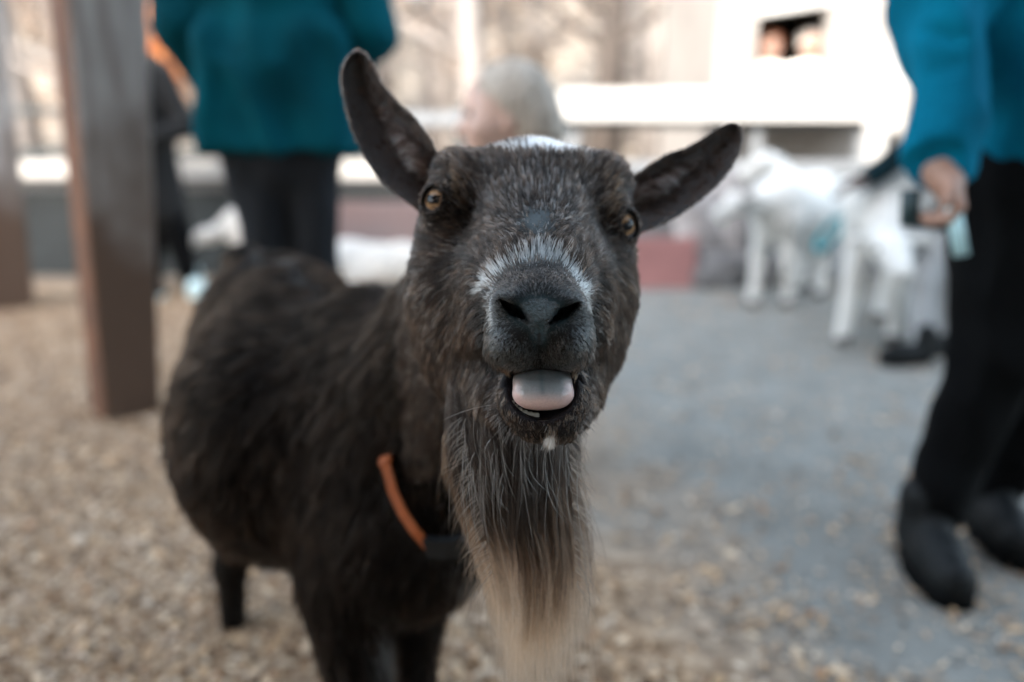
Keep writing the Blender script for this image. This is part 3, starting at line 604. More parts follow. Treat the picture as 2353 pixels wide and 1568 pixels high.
sdfobj(lambda g: g.chain([o2 + (.10, 0, .60), o2 + (.15, .0, .35), o2 + (.20, .0, .08)], [.10, .075, .055], .03) and None or g.chain([o2 + (-.02, 0, .60), o2 + (.0, .03, .35), o2 + (-.02, .0, .08)], [.10, .075, .055], .03), 'trousers', m_blk, p2_, .012)
def body2(g):
    head_sdf(g, o2 + (0, 0, 1.44), .10, (.8, -.5, 0)); g.cap(o2 + (0, 0, 1.1), o2 + (0, 0, 1.38), .07, .052, .03); hand_sdf(g, o2 + (.10, -.21, .86), (-.8, -.3, 0), (0, 0, 1), (0, -1, 0), .16, .4); hand_sdf(g, o2 + (-.12, -.21, .88), (.8, -.3, 0), (0, 0, 1), (0, -1, 0), .16, .4)
_b2 = body2
def body2(g):
    _b2(g); arms(g, o2 + (0, 0, 1.18), o2 + (.14, 0, 1.20), o2 + (.285, -.06, .94), o2 + (.10, -.21, .86)); arms(g, o2 + (0, 0, 1.18), o2 + (-.14, 0, 1.20), o2 + (-.22, -.02, .95), o2 + (-.12, -.21, .88))
sdfobj(body2, 'body', m_skinp, p2_, .007); eyes_brows(o2 + (0, 0, 1.44), .10, (.8, -.5, 0), p2_)
sdfobj(lambda g: (g.ell(o2 + (-.015, .01, 1.46), (.108, .108, .108), .03), g.cap(o2 + (-.03, .03, 1.40), o2 + (-.04, .05, 1.15), .085, .06, .03), g.ell(o2 + (.09, -.06, 1.42), (.09, .08, .09), .015, None, 'd')), 'hair', m_hairb, p2_, .009, .004, 40)
for x, m_ in ((.20, m_shoe), (-.03, m_boot)):
    s_ = sdfobj(lambda g, x=x: shoe(g, (X2 + x, Y2 + .05), (.5, -1), .26, .048, .012), 'shoe', m_, p2_, .009); sole(s_, (X2 + x, Y2 + .05), (.5, -1), .26, .048, m_shoe)
# --- small child in profile behind the brown goat's head
Y3 = 1.78; hc = W(1160, 254, 1.80); p3 = empty('person', (hc[0], hc[1], 0), 'small child with ash blond hair looking left, head just above the goat', 'person'); o3 = np.array([hc[0], hc[1], 0]); r3 = .094; f3_ = (-1, -.12, -.03)
def body3(g):
    head_sdf(g, hc, r3, f3_); g.cap(hc + (.02, 0, -.07), hc + (.025, 0, -.17), .045, .047, .02)
    hz_ = hc[2]; hand_sdf(g, (hc[0] - .10, hc[1] - .10, hz_ - .42), (-.4, -.2, -1), (-1, 0, 0), (0, -1, 0), .11, .3); hand_sdf(g, (hc[0] - .10, hc[1] + .12, hz_ - .42), (-.4, -.2, -1), (-1, 0, 0), (0, -1, 0), .11, .3)
_b3 = body3
def body3(g):
    _b3(g)
    for k in (-1, 1): arms(g, hc + (.025, 0, -.16), hc + (.02, k * .10, -.22), hc + (.01, k * .13, -.33), hc + (-.10, k * .11, -.42), .020)
sdfobj(body3, 'body', mat('child_skin', (.66, .46, .39), .5, .1, 12, .1, 200, sss=.15), p3, .0045); eyes_brows(hc, r3, f3_, p3)
def hair3(g):
    g.ell(hc + (.018, 0, .012), (r3 * 1.04, r3 * .97, r3 * 1.06), .02); g.ell(hc + (.065, 0, -.045), (r3 * .72, r3 * .86, r3 * .85), .03); g.cap(hc + (.07, 0, -.06), hc + (.075, 0, -.15), .062, .045, .03)
    g.ell(hc + (-.070, -.02, -.052), (.098, .14, .086), .014, None, 'd'); g.ell(hc + (-.010, -.09, -.065), (.045, .05, .05), .012, None, 'd')
sdfobj(hair3, 'hair', m_hair, p3, .0045, .0035, 60, 8)
def top3(g):
    z = hc[2]; g.ell((hc[0] + .02, hc[1], z - .29), (.085, .115, .15), .04); g.cap((hc[0] + .02, hc[1] - .08, z - .20), (hc[0] + .02, hc[1] + .08, z - .20), .05, .05, .03); g.ell((hc[0] + .02, hc[1], z - .42), (.085, .105, .10), .03)
    for k in (-1, 1): g.chain([(hc[0] + .02, hc[1] + k * .11, z - .21), (hc[0] + .01, hc[1] + k * .13, z - .33), (hc[0] - .09, hc[1] + k * .11, z - .41)], [.042, .034, .028], .015)
sdfobj(top3, 'jumper', mat('pale_grey_knit', (.40, .38, .40), .85, .2, 8, .4, 90), p3, .008, .003, 20)
sdfobj(lambda g: (g.chain([(hc[0] + .02, hc[1] - .05, hc[2] - .46), (hc[0], hc[1] - .05, hc[2] - .68), (hc[0] + .01, hc[1] - .05, .07)], [.07, .05, .038], .02), g.chain([(hc[0] + .02, hc[1] + .05, hc[2] - .46), (hc[0] + .01, hc[1] + .05, hc[2] - .68), (hc[0] + .02, hc[1] + .05, .07)], [.07, .05, .038], .02)), 'trousers', m_tr, p3, .008, .003, 20)
for k in (-1, 1): s_ = sdfobj(lambda g, k=k: shoe(g, (hc[0] + .04, hc[1] + k * .05), (-1, 0), .16, .032, .010), 'shoe', m_boot, p3, .006); sole(s_, (hc[0] + .04, hc[1] + k * .05), (-1, 0), .16, .032, m_blk)
# --- visitor at the right edge: bright blue fleece, black trousers, dark boots, something pale in the hand
def P4(u, v, d): return W(u, v, d)
p4 = empty('person', G(2260, 1300), 'person in bright blue fleece and black trousers at the right edge, holding a stick', 'person')
def fl4(g):
    g.chain([P4(2365, 300, 1.50), P4(2360, 100, 1.47), P4(2350, -150, 1.44), P4(2350, -330, 1.42)], [.150, .160, .165, .12], .05); g.ell(P4(2372, 320, 1.50), (.15, .14, .07), .03)
    g.chain([P4(2230, -330, 1.36), P4(2185, -60, 1.33), P4(2160, 120, 1.32), P4(2160, 300, 1.30), P4(2167, 372, 1.30)], [.080, .072, .064, .056, .046], .02)
    g.chain([P4(2470, -330, 1.52), P4(2540, 50, 1.55), P4(2480, 260, 1.60)], [.08, .065, .05], .02)
    for (a, b_) in (((2105, 60, 1.27), (2200, 90, 1.25)), ((2110, 170, 1.26), (2200, 150, 1.245)), ((2110, 330, 1.255), (2210, 352, 1.245)), ((2235, -50, 1.30), (2240, 330, 1.34))): g.cap(P4(*a), P4(*b_), .007, .010, .018, 'd')
sdfobj(fl4, 'fleece', m_teal2, p4, .008, .021, 9.5, 5)
def tr4(g):
    g.ell(P4(2372, 430, 1.50), (.145, .135, .15), .05); g.chain([P4(2345, 470, 1.48), P4(2290, 800, 1.50), P4(2172, 1100, 1.55), P4(2136, 1190, 1.575)], [.118, .074, .053, .050], .03)
    g.chain([P4(2420, 480, 1.58), P4(2395, 850, 1.62), P4(2306, 1090, 1.69), P4(2280, 1150, 1.71)], [.12, .074, .053, .050], .03)
sdfobj(tr4, 'trousers', m_blk, p4, .009, .012, 11, 6)
def boot4(g, a, t, d):
    A = W(*a); A2 = np.array(G(*t)); dd = nrm(A2 - A * [1, 1, 0]); h = A * [1, 1, 0]; g.cap(A + (0, 0, .03), h + (0, 0, .07), .055, .048, .02); L = .24; g.cap(h + (0, 0, .060), h + dd * .09 + (0, 0, .058), .052, .047, .02); g.cap(h + dd * .07 + (0, 0, .052), h + dd * .145 + (0, 0, .046), .048, .042, .01); g.ell(h + dd * .05 - (0, 0, .0) + (0, 0, .10), (.02, .02, .02), .02); return h, dd
for a, t in (((2130, 1180, 1.575), (2205, 1415)), ((2276, 1140, 1.71), (2372, 1335))):
    hh = W(*a) * [1, 1, 0]; dd = nrm(G(*t) - hh); s_ = sdfobj(lambda g, a=a, t=t: boot4(g, a, t, 0), 'boot', m_boot, p4, .007); sole(s_, hh - dd * .035, dd, .24, .050, m_blk)
wr = P4(2168, 392, 1.29)
def body4(g):
    g.cap(P4(2160, 330, 1.30), wr, .035, .032, .01); hand_sdf(g, wr, nrm(P4(2190, 470, 1.27) - wr), nrm(P4(2100, 450, 1.30) - P4(2200, 430, 1.27)), nrm(P4(2215, 430, 1.21) - P4(2160, 430, 1.32)), .128, .80)
    head_sdf(g, P4(2350, -560, 1.42), .10, (-1, .3, -.2)); g.cap(P4(2350, -330, 1.43), P4(2352, -480, 1.42), .06, .055, .03); g.cap(P4(2350, -330, 1.43), P4(2350, 0, 1.45), .07, .10, .03); hand_sdf(g, P4(2480, 260, 1.60), (0, .2, -1), (-1, 0, 0), (0, -1, 0), .165, .4)
_b4 = body4
def body4(g):
    _b4(g); arms(g, P4(2350, -250, 1.43), P4(2240, -320, 1.37), P4(2175, 0, 1.325), wr); arms(g, P4(2350, -250, 1.43), P4(2460, -320, 1.51), P4(2540, 50, 1.55), P4(2480, 260, 1.60))
sdfobj(body4, 'body', m_skinp, p4, .005)
sdfobj(lambda g: (g.ell(P4(2362, -575, 1.42), (.108, .108, .108), .03), g.ell(P4(2310, -545, 1.40), (.08, .09, .09), .02, None, 'd')), 'hair', m_hairb, p4, .008)
b = MB(); b.tube([W(2190, 470, 1.255), W(2198, 520, 1.25), W(2209, 588, 1.245)], [.0115, .0115, .0115], 14); tag(b.build('stick', mat('pale_blue_plastic', (.42, .66, .70), .35, .08, 20), None, True, loc=W(2190, 470, 1.255)), 'short pale blue plastic stick held in the right hand visitor\'s hand', 'stick')
b = MB(); c0 = W(2140, 462, 1.31); b.tube([c0 + (-.035, 0, .018), c0 + (-.033, 0, -.028), c0 + (.02, 0, -.035), c0 + (.03, 0, .010)], [.016, .018, .018, .016], 10); tag(b.build('feed_scoop', mat('dark_teal_plastic', (.010, .040, .050), .4, .2, 20), None, True, loc=c0), 'small dark teal scoop in the fingers of the right hand visitor', 'scoop')
# --- crouching visitor behind, reaching to the goats
p5 = empty('person', G(2180, 845), 'crouching person in dark teal sleeves and light grey trousers reaching to the white goats', 'person')
D5 = 3.12
def top5(g):
    g.chain([W(2330, 470, D5 + .2), W(2310, 330, D5 + .15), W(2285, 215, D5 + .1)], [.17, .17, .14], .05); g.chain([W(2245, 225, D5 + .05), W(2130, 318, D5), W(1995, 410, D5)], [.075, .062, .040], .03); g.chain([W(2360, 225, D5 + .1), W(2300, 400, D5 - .1), W(2200, 470, D5 - .1)], [.075, .06, .045], .03)
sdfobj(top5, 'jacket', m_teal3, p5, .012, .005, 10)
sdfobj(lambda g: (g.chain([W(2330, 560, D5 + .2), W(2150, 560, D5), W(2118, 640, D5), W(2118, 790, D5)], [.13, .075, .050, .042], .03), g.chain([W(2350, 570, D5 + .3), W(2190, 600, D5 + .3), W(2190, 800, D5 + .3)], [.13, .085, .055], .03)), 'trousers', m_lg, p5, .012, .008, 12)
for (u, v, d_) in ((2122, 838, 0), (2195, 815, 0)):
    q = G(u, v); s_ = sdfobj(lambda g, q=q: shoe(g, q, (-1, -.15), .20, .040, .012), 'shoe', m_boot, p5, .009); sole(s_, q, (-1, -.15), .20, .040, m_blk)
def body5(g):
    hand_sdf(g, W(1993, 412, D5), (-1, 0, -.35), (0, 0, -1), (0, -1, 0), .15, .25); head_sdf(g, W(2255, 60, D5 + .05), .10, (-1, 0, -.4)); g.cap(W(2262, 110, D5 + .05), W(2285, 215, D5 + .1), .055, .06, .03); hand_sdf(g, W(2200, 470, D5 - .1), (-1, 0, -.3), (0, 0, -1), (0, -1, 0), .16, .4)
_b5 = body5
def body5(g):
    _b5(g); arms(g, W(2285, 235, D5 + .1), W(2245, 225, D5 + .05), W(2130, 318, D5), W(1993, 412, D5)); arms(g, W(2285, 235, D5 + .1), W(2360, 225, D5 + .1), W(2300, 400, D5 - .1), W(2200, 470, D5 - .1))
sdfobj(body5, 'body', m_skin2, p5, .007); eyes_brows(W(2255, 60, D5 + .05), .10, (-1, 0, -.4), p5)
sdfobj(lambda g: (g.ell(W(2268, 50, D5 + .05), (.108, .108, .108), .03), g.ell(W(2215, 80, D5 + .05), (.085, .09, .09), .02, None, 'd')), 'hair', m_hairb, p5, .009)
# --- two people at the hut hatch
for (u, v, m_t, m_h, lab, z_) in ((1768, 92, m_cream, m_rust, 'person in a white top and orange hat at the hut hatch, left of the two', 0), (1864, 88, m_cream, m_cream, 'person in white with white hair at the hut hatch, right of the two', 0)):
    Yq = YH + .28; zc = zat(v + 14, Yq); hq = np.array([xat(u, Yq, zc), Yq, zc]); pe = empty('person', (hq[0], hq[1], 0), lab, 'person')
    sdfobj(lambda g: (head_sdf(g, hq, .10, (0, -1, -.1)), g.cap(hq + (0, 0, -.08), hq + (0, 0, -.2), .055, .055, .02), hand_sdf(g, hq + (.2, -.25, -.55), (0, -1, -.2), (0, 0, -1), (-1, 0, 0), .16, .3), hand_sdf(g, hq + (-.2, -.25, -.55), (0, -1, -.2), (0, 0, -1), (1, 0, 0), .16, .3), [arms(g, hq + (0, 0, -.2), hq + (k * .15, 0, -.25), hq + (k * .24, -.03, -.45), hq + (k * .2, -.25, -.55)) for k in (-1, 1)]), 'body', m_skinp, pe, .009)
    eyes_brows(hq, .10, (0, -1, -.1), pe)
    sdfobj(lambda g: (g.ell(hq + (0, .03, .03), (.112, .112, .10), .03), g.ell(hq + (0, -.12, -.03), (.1, .10, .09), .02, None, 'd')), 'hat' if m_h is m_rust else 'hair', m_h, pe, .010)
    sdfobj(lambda g: (g.cap(hq + (0, 0, -.30), hq + (0, 0, -.9), .17, .16, .05), g.cap(hq + (-.13, 0, -.22), hq + (.13, 0, -.22), .07, .07, .05), g.chain([hq + (-.17, 0, -.25), hq + (-.24, -.03, -.45), hq + (-.2, -.25, -.55)], [.06, .05, .04], .03), g.chain([hq + (.17, 0, -.25), hq + (.24, -.03, -.45), hq + (.2, -.25, -.55)], [.06, .05, .04], .03)), 'top', m_t, pe, .014)
    zz_ = hq[2] - .9
    for k in (-1, 1): sdfobj(lambda g, k=k: (g.chain([(hq[0] + k * .09, Yq, zz_), (hq[0] + k * .09, Yq, zz_ * .5), (hq[0] + k * .09, Yq, .08)], [.11, .08, .06], .03), shoe(g, (hq[0] + k * .09, Yq + .03), (0, -1), .26, .048, .0)), 'trouser_leg', m_tr, pe, .016)

# ================================================================== THE BROWN GOAT (close, in focus)
def px(d, n): return n * d / FPX
goat = empty('goat', W(800, 1500, 1.05) * [1, 1, 0], 'dark brown bearded goat with orange collar, mouth open and tongue showing', 'goat')
S = SDF()
# --- torso, neck, legs (camera space)
def E(u, v, d, ru, rv, rz, k=.012, rot=None, op='u'): S.ell(cs(u, v, d), (px(d, ru), px(d, rv), rz), k, rot, op)
def K_(a, b, ra, rb, k=.012, op='u'): S.cap(cs(*a), cs(*b), ra, rb, k, op)
E(628, 850, 1.27, 180, 268, .15, .05)                # rump
E(685, 970, 1.10, 246, 312, .24, .06); E(690, 770, 1.17, 130, 160, .16, .05)                # barrel
E(860, 1030, .96, 225, 372, .13, .06)                # shoulder
E(930, 1215, .88, 205, 205, .10, .05)                # chest
K_((1000, 960, .90), (1160, 640, .76), .125, .075, .04)   # neck
K_((1060, 1120, .86), (1190, 720, .72), .075, .055, .04)  # throat
K_((560, 600, 1.38), (530, 680, 1.43), .03, .016, .03)  # tail
K_((800, 1350, .88), (835, 1640, .86), .052, .027, .03); K_((835, 1640, .86), (845, 1850, .87), .027, .021, .02); K_((845, 1850, .87), (865, 2075, .87), .02, .024, .02)
K_((955, 1330, .93), (955, 1560, .93), .045, .019, .02); K_((955, 1560, .93), (952, 1780, .93), .019, .017, .02); K_((952, 1780, .93), (945, 1955, .93), .017, .021, .02)
K_((590, 1130, 1.28), (530, 1300, 1.36), .06, .028, .03); K_((530, 1300, 1.36), (536, 1428, 1.375), .026, .022, .02)
K_((760, 1130, 1.24), (775, 1280, 1.28), .06, .028, .03); K_((775, 1280, 1.28), (790, 1492, 1.30), .026, .022, .02)
# --- head
E(1222, 470, .664, 200, 112, .060, .02)              # cranium
E(1062, 418, .655, 66, 62, .040, .02); E(1378, 432, .655, 62, 66, .040, .02)   # ear roots / brow
K_((1226, 488, .640), (1236, 640, .550), .053, .0345, .022) # forehead to bridge
E(1024, 470, .628, 50, 66, .030, .012); E(1410, 520, .630, 46, 66, .030, .012)  # orbits
E(1068, 475, .622, 46, 78, .022, .012); E(1382, 500, .622, 42, 78, .022, .012)  # brow ridges
E(1050, 668, .655, 108, 185, .060, .025); E(1348, 664, .655, 103, 180, .060, .025)  # cheeks
K_((1085, 825, .645), (1190, 930, .575), .034, .024, .02); K_((1318, 815, .640), (1296, 930, .575), .030, .022, .02)
E(1225, 800, .64, 120, 130, .05, .03)
E(1248, 908, .548, 106, 96, .046, .008)              # lower jaw and lip
E(1262, 985, .545, 62, 26, .024, .012)
S.ell(cs(1246, 882, .50), (px(.52, 85), px(.52, 88), .060), .004, None, 'd')      # mouth
S.ell(cs(1246, 858, .55), (px(.55, 66), px(.55, 50), .05), .004, None, 'd')
K_((1158, 640, .580), (1088, 655, .635), .027, .029, .022); K_((1158, 740, .575), (1094, 770, .640), .025, .029, .022)
K_((1318, 645, .580), (1352, 655, .630), .026, .026, .022); K_((1314, 745, .575), (1332, 762, .630), .024, .026, .022)
K_((1166, 872, .50), (1328, 868, .50), .0045, .0045, .004, 'd'); K_((1166, 874, .53), (1328, 870, .53), .0045, .0045, .004, 'd')
K_((1237, 610, .555), (1238, 735, .525), .031, .0335, .012)  # muzzle
E(1238, 712, .512, 100, 92, .035, .010)              # nose
E(1182, 786, .518, 64, 68, .034, .008); E(1298, 784, .518, 62, 67, .034, .008)  # upper lips
E(1182, 692, .500, 46, 34, .022, .006); E(1296, 698, .500, 44, 32, .022, .006)  # nostril wings
K_((1239, 752, .480), (1242, 856, .487), .0022, .0034, .003, 'd')  # philtrum
# nostrils
for a, b, ra, rb in (((1150, 690, .480), (1185, 714, .472), .0020, .0036), ((1185, 714, .472), (1214, 737, .472), .0036, .0020),
                     ((1326, 698, .480), (1292, 720, .472), .0020, .0034), ((1292, 720, .472), (1263, 742, .472), .0034, .0020)):
    K_(a, b, ra, rb, .003, 'd')
    for q in (.006, .012, .018): K_((a[0], a[1] + 1, a[2] + q), (b[0], b[1] + 1, b[2] + q), ra, rb, .002, 'd')
EYES = [(cs(1013, 466, .6135), nrm(np.array([-.50, .10, -.86])), 12), (cs(1424, 521, .6165), nrm(np.array([.52, .03, -.85])), -38)]
for c, g, roll in EYES:
    S.ell(c, (.0155, .0150, .0155), .006)
    S.cap(c + g * .004, c + g * .03, .0088, .0105, .002, 'd'); S.ell(c, (.0125, .0125, .0125), .002, None, 'd')
lo_h = np.array([-.105, -.125, .455]); hi_h = np.array([.125, .175, .80])
Vh, Qh = S.mesh(.0017, lo_h, hi_h)
lo_b = cs(380, 540, 1.2); lo_b = np.array([-.68, -.72, .55]); hi_b = np.array([.14, .22, 1.52])
Vb, Qb = S.mesh(.0075, lo_b, hi_b)
fc = Vb[Qb].mean(1); inb = ((fc > lo_h + .012) & (fc < hi_h - .012)).all(1); Qb = Qb[~inb]
keep = np.unique(Qb); rm = np.full(len(Vb), -1); rm[keep] = np.arange(len(keep)); Vb, Qb = Vb[keep], rm[Qb]
# camera space is left-handed: flip
Qh = Qh[:, ::-1].copy(); Qb = Qb[:, ::-1].copy()
Vc = np.concatenate([Vh, Vb]); Qg = np.concatenate([Qh, Qb + len(Vh)]); Vw = c2w(Vc)
# pick the winding that makes normals face outwards
tc_ = Vw[Qh].mean(1); ctr = tc_.mean(0); fnh = np.cross(Vw[Qh[:, 2]] - Vw[Qh[:, 0]], Vw[Qh[:, 3]] - Vw[Qh[:, 1]])
if (fnh * (tc_ - ctr)).sum() < 0: Qg = Qg[:, ::-1].copy()
Ng = vnormals(Vw, Qg)
U, Vv = uv(Vc)
def bell(u, v, cu, cv, su, sv, rot=0):
    c, s_ = math.cos(R(rot)), math.sin(R(rot)); a = (u - cu) * c + (v - cv) * s_; b = -(u - cu) * s_ + (v - cv) * c
    return np.exp(-(a / su) ** 2 - (b / sv) ** 2)
def segm(u, v, pts, w):      # soft mask along a polyline
    d = np.full(len(u), 1e9)
    for (a, b), (c, e) in zip(pts[:-1], pts[1:]):
        t = np.clip(((u - a) * (c - a) + (v - b) * (e - b)) / ((c - a) ** 2 + (e - b) ** 2), 0, 1); d = np.minimum(d, np.hypot(u - a - t * (c - a), v - b - t * (e - b)))
    return np.exp(-(d / w) ** 2)
def nosemask(u, v, z): return np.clip(bell(u, v, 1238, 720, 50, 30) * 1.5 + bell(u, v, 1239, 768, 15, 26) * 1.3, 0, 1) * (z < .53)
def goat_masks(P, u, v):
    z = P[:, 2]; head = (z < .66)
    arch = segm(u, v, [(1106, 662), (1140, 628), (1185, 601), (1238, 590), (1288, 600), (1322, 632), (1344, 668)], 9.5) * (z < .60)
    top = bell(u, v, 1238, 584, 42, 17) * 1.1 * (z < .6)
    side = (segm(u, v, [(1132, 650), (1124, 700), (1132, 745)], 8) * .7 + segm(u, v, [(1346, 665), (1352, 705)], 8) * .8) * (z < .60)
    white = np.clip((arch * 1.2 + top * .85 + side) * (.85 + .45 * nz(P, 160, 77)), 0, 1)
    bald = bell(u, v, 1236, 506, 46, 36) * (z < .62)
    rust = (bell(u, v, 1052, 440, 22, 46) + bell(u, v, 1400, 462, 20, 44)) * head
    poll = np.clip((bell(u, v, 1274, 340, 52, 15) + .5 * bell(u, v, 1185, 350, 34, 7)) * 1.3, 0, 1) * (z > .60) * (z < .75)
    nose = nosemask(u, v, z)
    return white, bald, rust, poll, nose
white, bald, rust, poll, nose = goat_masks(Vc, U, Vv)
base = np.array([.0055, .0038, .003]); colv = np.tile(base, (len(Vc), 1)) * (1 + .25 * nz(Vw, 40, 3)[:, None])
def blend(c, m, k): return c * (1 - m[:, None]) + np.array(k) * m[:, None]
colv = blend(colv, bald * .9, (.085, .105, .115)); colv = blend(colv, white * .6, (.25, .28, .29)); colv = blend(colv, rust * .3, (.05, .03, .015)); colv = blend(colv, poll, (.55, .58, .58))
colv = blend(colv, nose, (.030, .066, .080))  # teal of the sky reflection mixed into the nose colour
phil = segm(U, Vv, [(1239, 770), (1242, 858)], 4.5) * (Vc[:, 2] < .52)
colv = blend(colv, phil, (.002, .002, .002))
nostr = (segm(U, Vv, [(1156, 698), (1185, 714), (1213, 735)], 11) + segm(U, Vv, [(1318, 704), (1292, 720), (1264, 741)], 10)).clip(0, 1) * (Vc[:, 2] < .54)
colv = blend(colv, nostr, (.002, .002, .002))
mouthm = bell(U, Vv, 1246, 900, 90, 70) * ((Vc[:, 2] > .505) & (Vc[:, 2] < .62) & (Vv > 862))
colv = blend(colv, np.clip(mouthm * 1.4, 0, 1), (.020, .018, .022))
m_skin = mat('goat_hide', rough=.7, var=.3, vscale=90, bump=.25, bscale=900, attr=True, spec=.12)
body = mobj('body', Vw, Qg, m_skin, goat, colv)
m_nose = mat('goat_nose', rough=.22, var=.35, vscale=500, bump=1., bscale=650, attr=True, spec=.6)
body.data.materials.append(m_nose); nm_ = nosemask(U, Vv, Vc[:, 2]); body.data.polygons.foreach_set('material_index', (nm_[Qg].mean(1) > .45).astype(np.int32))

# --- fur over head
m_fur = fur_mat('goat_fur', .36)
nh = len(Vh); Wt = np.zeros(len(Vc)); Ph_v = Vc[:nh]
u_, v_ = U[:nh], Vv[:nh]; z_ = Ph_v[:, 2]
dens = np.ones(nh)
muz = ((np.hypot((u_ - 1238) / 112, (v_ - 735) / 130) < 1) & (z_ < .56))
dens *= np.where(muz, 2.6, 1.0)
dens *= 1 - .93 * np.clip(nosemask(u_, v_, z_) * 1.3, 0, 1)
dens *= 1 - .90 * bell(u_, v_, 1236, 506, 40, 30)
for c, g, roll in EYES:
    dd = np.linalg.norm(Ph_v - c, axis=1); dirn = nrm(Ph_v - c) @ g; dens *= 1 - ((dd < .0185) & (dirn > .76))
dens *= (Ng[:nh, 1] < .55) | (Vw[:nh, 1] < .58)      # nothing on the far side
wall = (Ph_v < lo_h + .003).any(1) | (Ph_v > hi_h - .003).any(1); dens *= ~wall
dens *= ~((v_ > 858) & (v_ < 884) & (z_ > .508) & (z_ < .6) & (u_ > 1156) & (u_ < 1336))
dens *= ~((v_ > 846) & (z_ > .506) & (z_ < .63) & (np.hypot((u_ - 1246) / 84, (v_ - 882) / 81) < 1))
Wt[:nh] = dens
dens *= (1 - .95 * nostr[:nh]) * (1 - .9 * phil[:nh])
dens *= 1 - .97 * segm(u_, v_, [(1164, 922), (1187, 942), (1233, 956)], 9)
NH = 150000
Pr, Nr, _ = scatter(Vw[:nh], Qg[:len(Qh)], Ng[:nh], dens, NH)
Pc = w2c(Pr); u, v = uv(Pc); z = Pc[:, 2]
white, bald, rust, poll, nose = goat_masks(Pc, u, v)
# comb direction in camera space: away from the nose, up over the forehead, down the cheeks
dx = u - 1238; dy = v - 715; r = np.hypot(dx, dy) + 1
D = np.stack([dx / r, -dy / r, np.full(NH, .35)], 1)
low = sstep(760, 900, v) * 1.0
side_ = sstep(90, 190, np.abs(dx)) * sstep(520, 700, v)
D[:, 1] -= side_ * 1.1 + low * .8
fore = sstep(600, 500, v); ang = np.stack([(u - 1236), -(v - 540)], 1); ang = ang / (np.linalg.norm(ang, axis=1, keepdims=True) + 1)
D[:, 0] = D[:, 0] * (1 - fore) + ang[:, 0] * fore; D[:, 1] = D[:, 1] * (1 - fore) + (ang[:, 1] + .25) * fore
mz = (np.hypot((u - 1238) / 108, (v - 735) / 125) < 1) & (z < .56)
dn = mz & (v > 745); D[dn, 1] = -1 ; D[dn, 0] *= .6
D[:, 0] += .22 * nz(Pr, 38, 21); D[:, 1] += .22 * nz(Pr, 38, 22); D = D @ RW.T
rm_ = np.hypot((u - 1238) / 110, (v - 735) / 130); mzf = sstep(1.35, .9, rm_) * (z < .60)
Ln = .0135 * (1 - mzf) + .0036 * mzf
Ln = Ln * (1 - .65 * bald) * rng.uniform(.65, 1.2, NH)
Ln *= 1 - .5 * nose
Ln *= 1 - .5 * bell(u, v, 1236, 535, 85, 50)
Ln *= 1 + .5 * side_ * (1 - mzf) - .35 * poll + .1 * sstep(430, 370, v)
chin = sstep(1.15, .92, np.hypot((u - 1250) / 118, (v - 915) / 104)) * (z < .585) * (v > 850); Ln = Ln * (1 - chin) + .0046 * chin
Ln += .013 * bell(u, v, 1267, 992, 12, 22) * (z < .56)
arch_len = np.clip(white, 0, 1) * .0042 * sstep(665, 600, v); Ln += arch_len
for c, g, roll in EYES:
    dd = np.linalg.norm(Pc - c, axis=1); Ln *= .32 + .68 * sstep(.016, .034, dd)
lift = .32 + .25 * fore + .15 * mzf
Pf, inv = grow(Pr, Nr, D, Ln, lift, 5, .0034, .62 * (1 - .9 * mzf), .06, .7)
crand = rng.random(NH); kr = rng.random(inv.max() + 1)[inv]
tone = (.22 + 2.2 * kr ** 2.4) * (.7 + .7 * crand) * np.where(mzf > .4, rng.lognormal(-.1, .6, NH), 1) * (1 - .1 * chin)
ch = np.tile(np.array([.0150, .0088, .0056]), (NH, 1)) * tone[:, None]
gl = .5 + .5 * nz(Pr, 30, 5); gprob = .05 + .17 * np.clip(bell(u, v, 1240, 470, 130, 90), 0, 1) + .09 * gl
hi_ = (rng.random(NH) < .05 + .10 * (kr > .8)); ch[hi_] *= 3.4  # random hairs brightened as painted highlights
gray = rng.random(NH) < gprob * (.25 + 2.4 * kr ** 2.5)
ch[gray] = np.array([.115, .108, .105]) * rng.uniform(.4, 1.5, (gray.sum(), 1))
ch = blend(ch, (rng.random(NH) < rust * .5) * .7, (.12, .060, .026))
blu = np.clip(mzf - .9 * white, 0, 1) * sstep(640, 690, v) * (v < 850); ch = blend(ch, blu * .75 * (.5 + .5 * rng.random(NH)), (.034, .044, .048))
wm = rng.random(NH) < np.clip(white * 1.35 - .3, 0, 1) + .03 * (white > .02)
ch[wm] = np.array([.46, .51, .52]) * rng.uniform(.7, 1.1, (wm.sum(), 1))
pm = rng.random(NH) < poll * 2.2; ch[pm] = np.array([.80, .86, .86]) * rng.uniform(.8, 1.05, (pm.sum(), 1))
lipm = segm(u, v, [(1150, 852), (1190, 866), (1243, 862), (1300, 864), (1330, 850)], 8) * (z < .53)
ch = blend(ch, np.clip(lipm, 0, 1) * .9, (.20, .11, .055))
dk = (bell(u, v, 1180, 715, 44, 26) + bell(u, v, 1300, 720, 40, 24)) * (z < .53); ch *= (1 - .6 * np.clip(dk, 0, 1))[:, None]  # fur colour darkened for the shading around the nostrils
tuft = bell(u, v, 1267, 1000, 9, 20) * (z < .56); tm = rng.random(NH) < tuft * 1.8; ch[tm] = (.75, .78, .76)
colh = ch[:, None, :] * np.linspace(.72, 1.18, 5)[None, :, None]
rad = np.where(mz, .00016, .00026)[:, None] * np.array([1, 1, .9, .6, .15])[None, :] * rng.uniform(.7, 1.2, (NH, 1))
hair_obj('fur', Pf, rad, colh, m_fur, body)

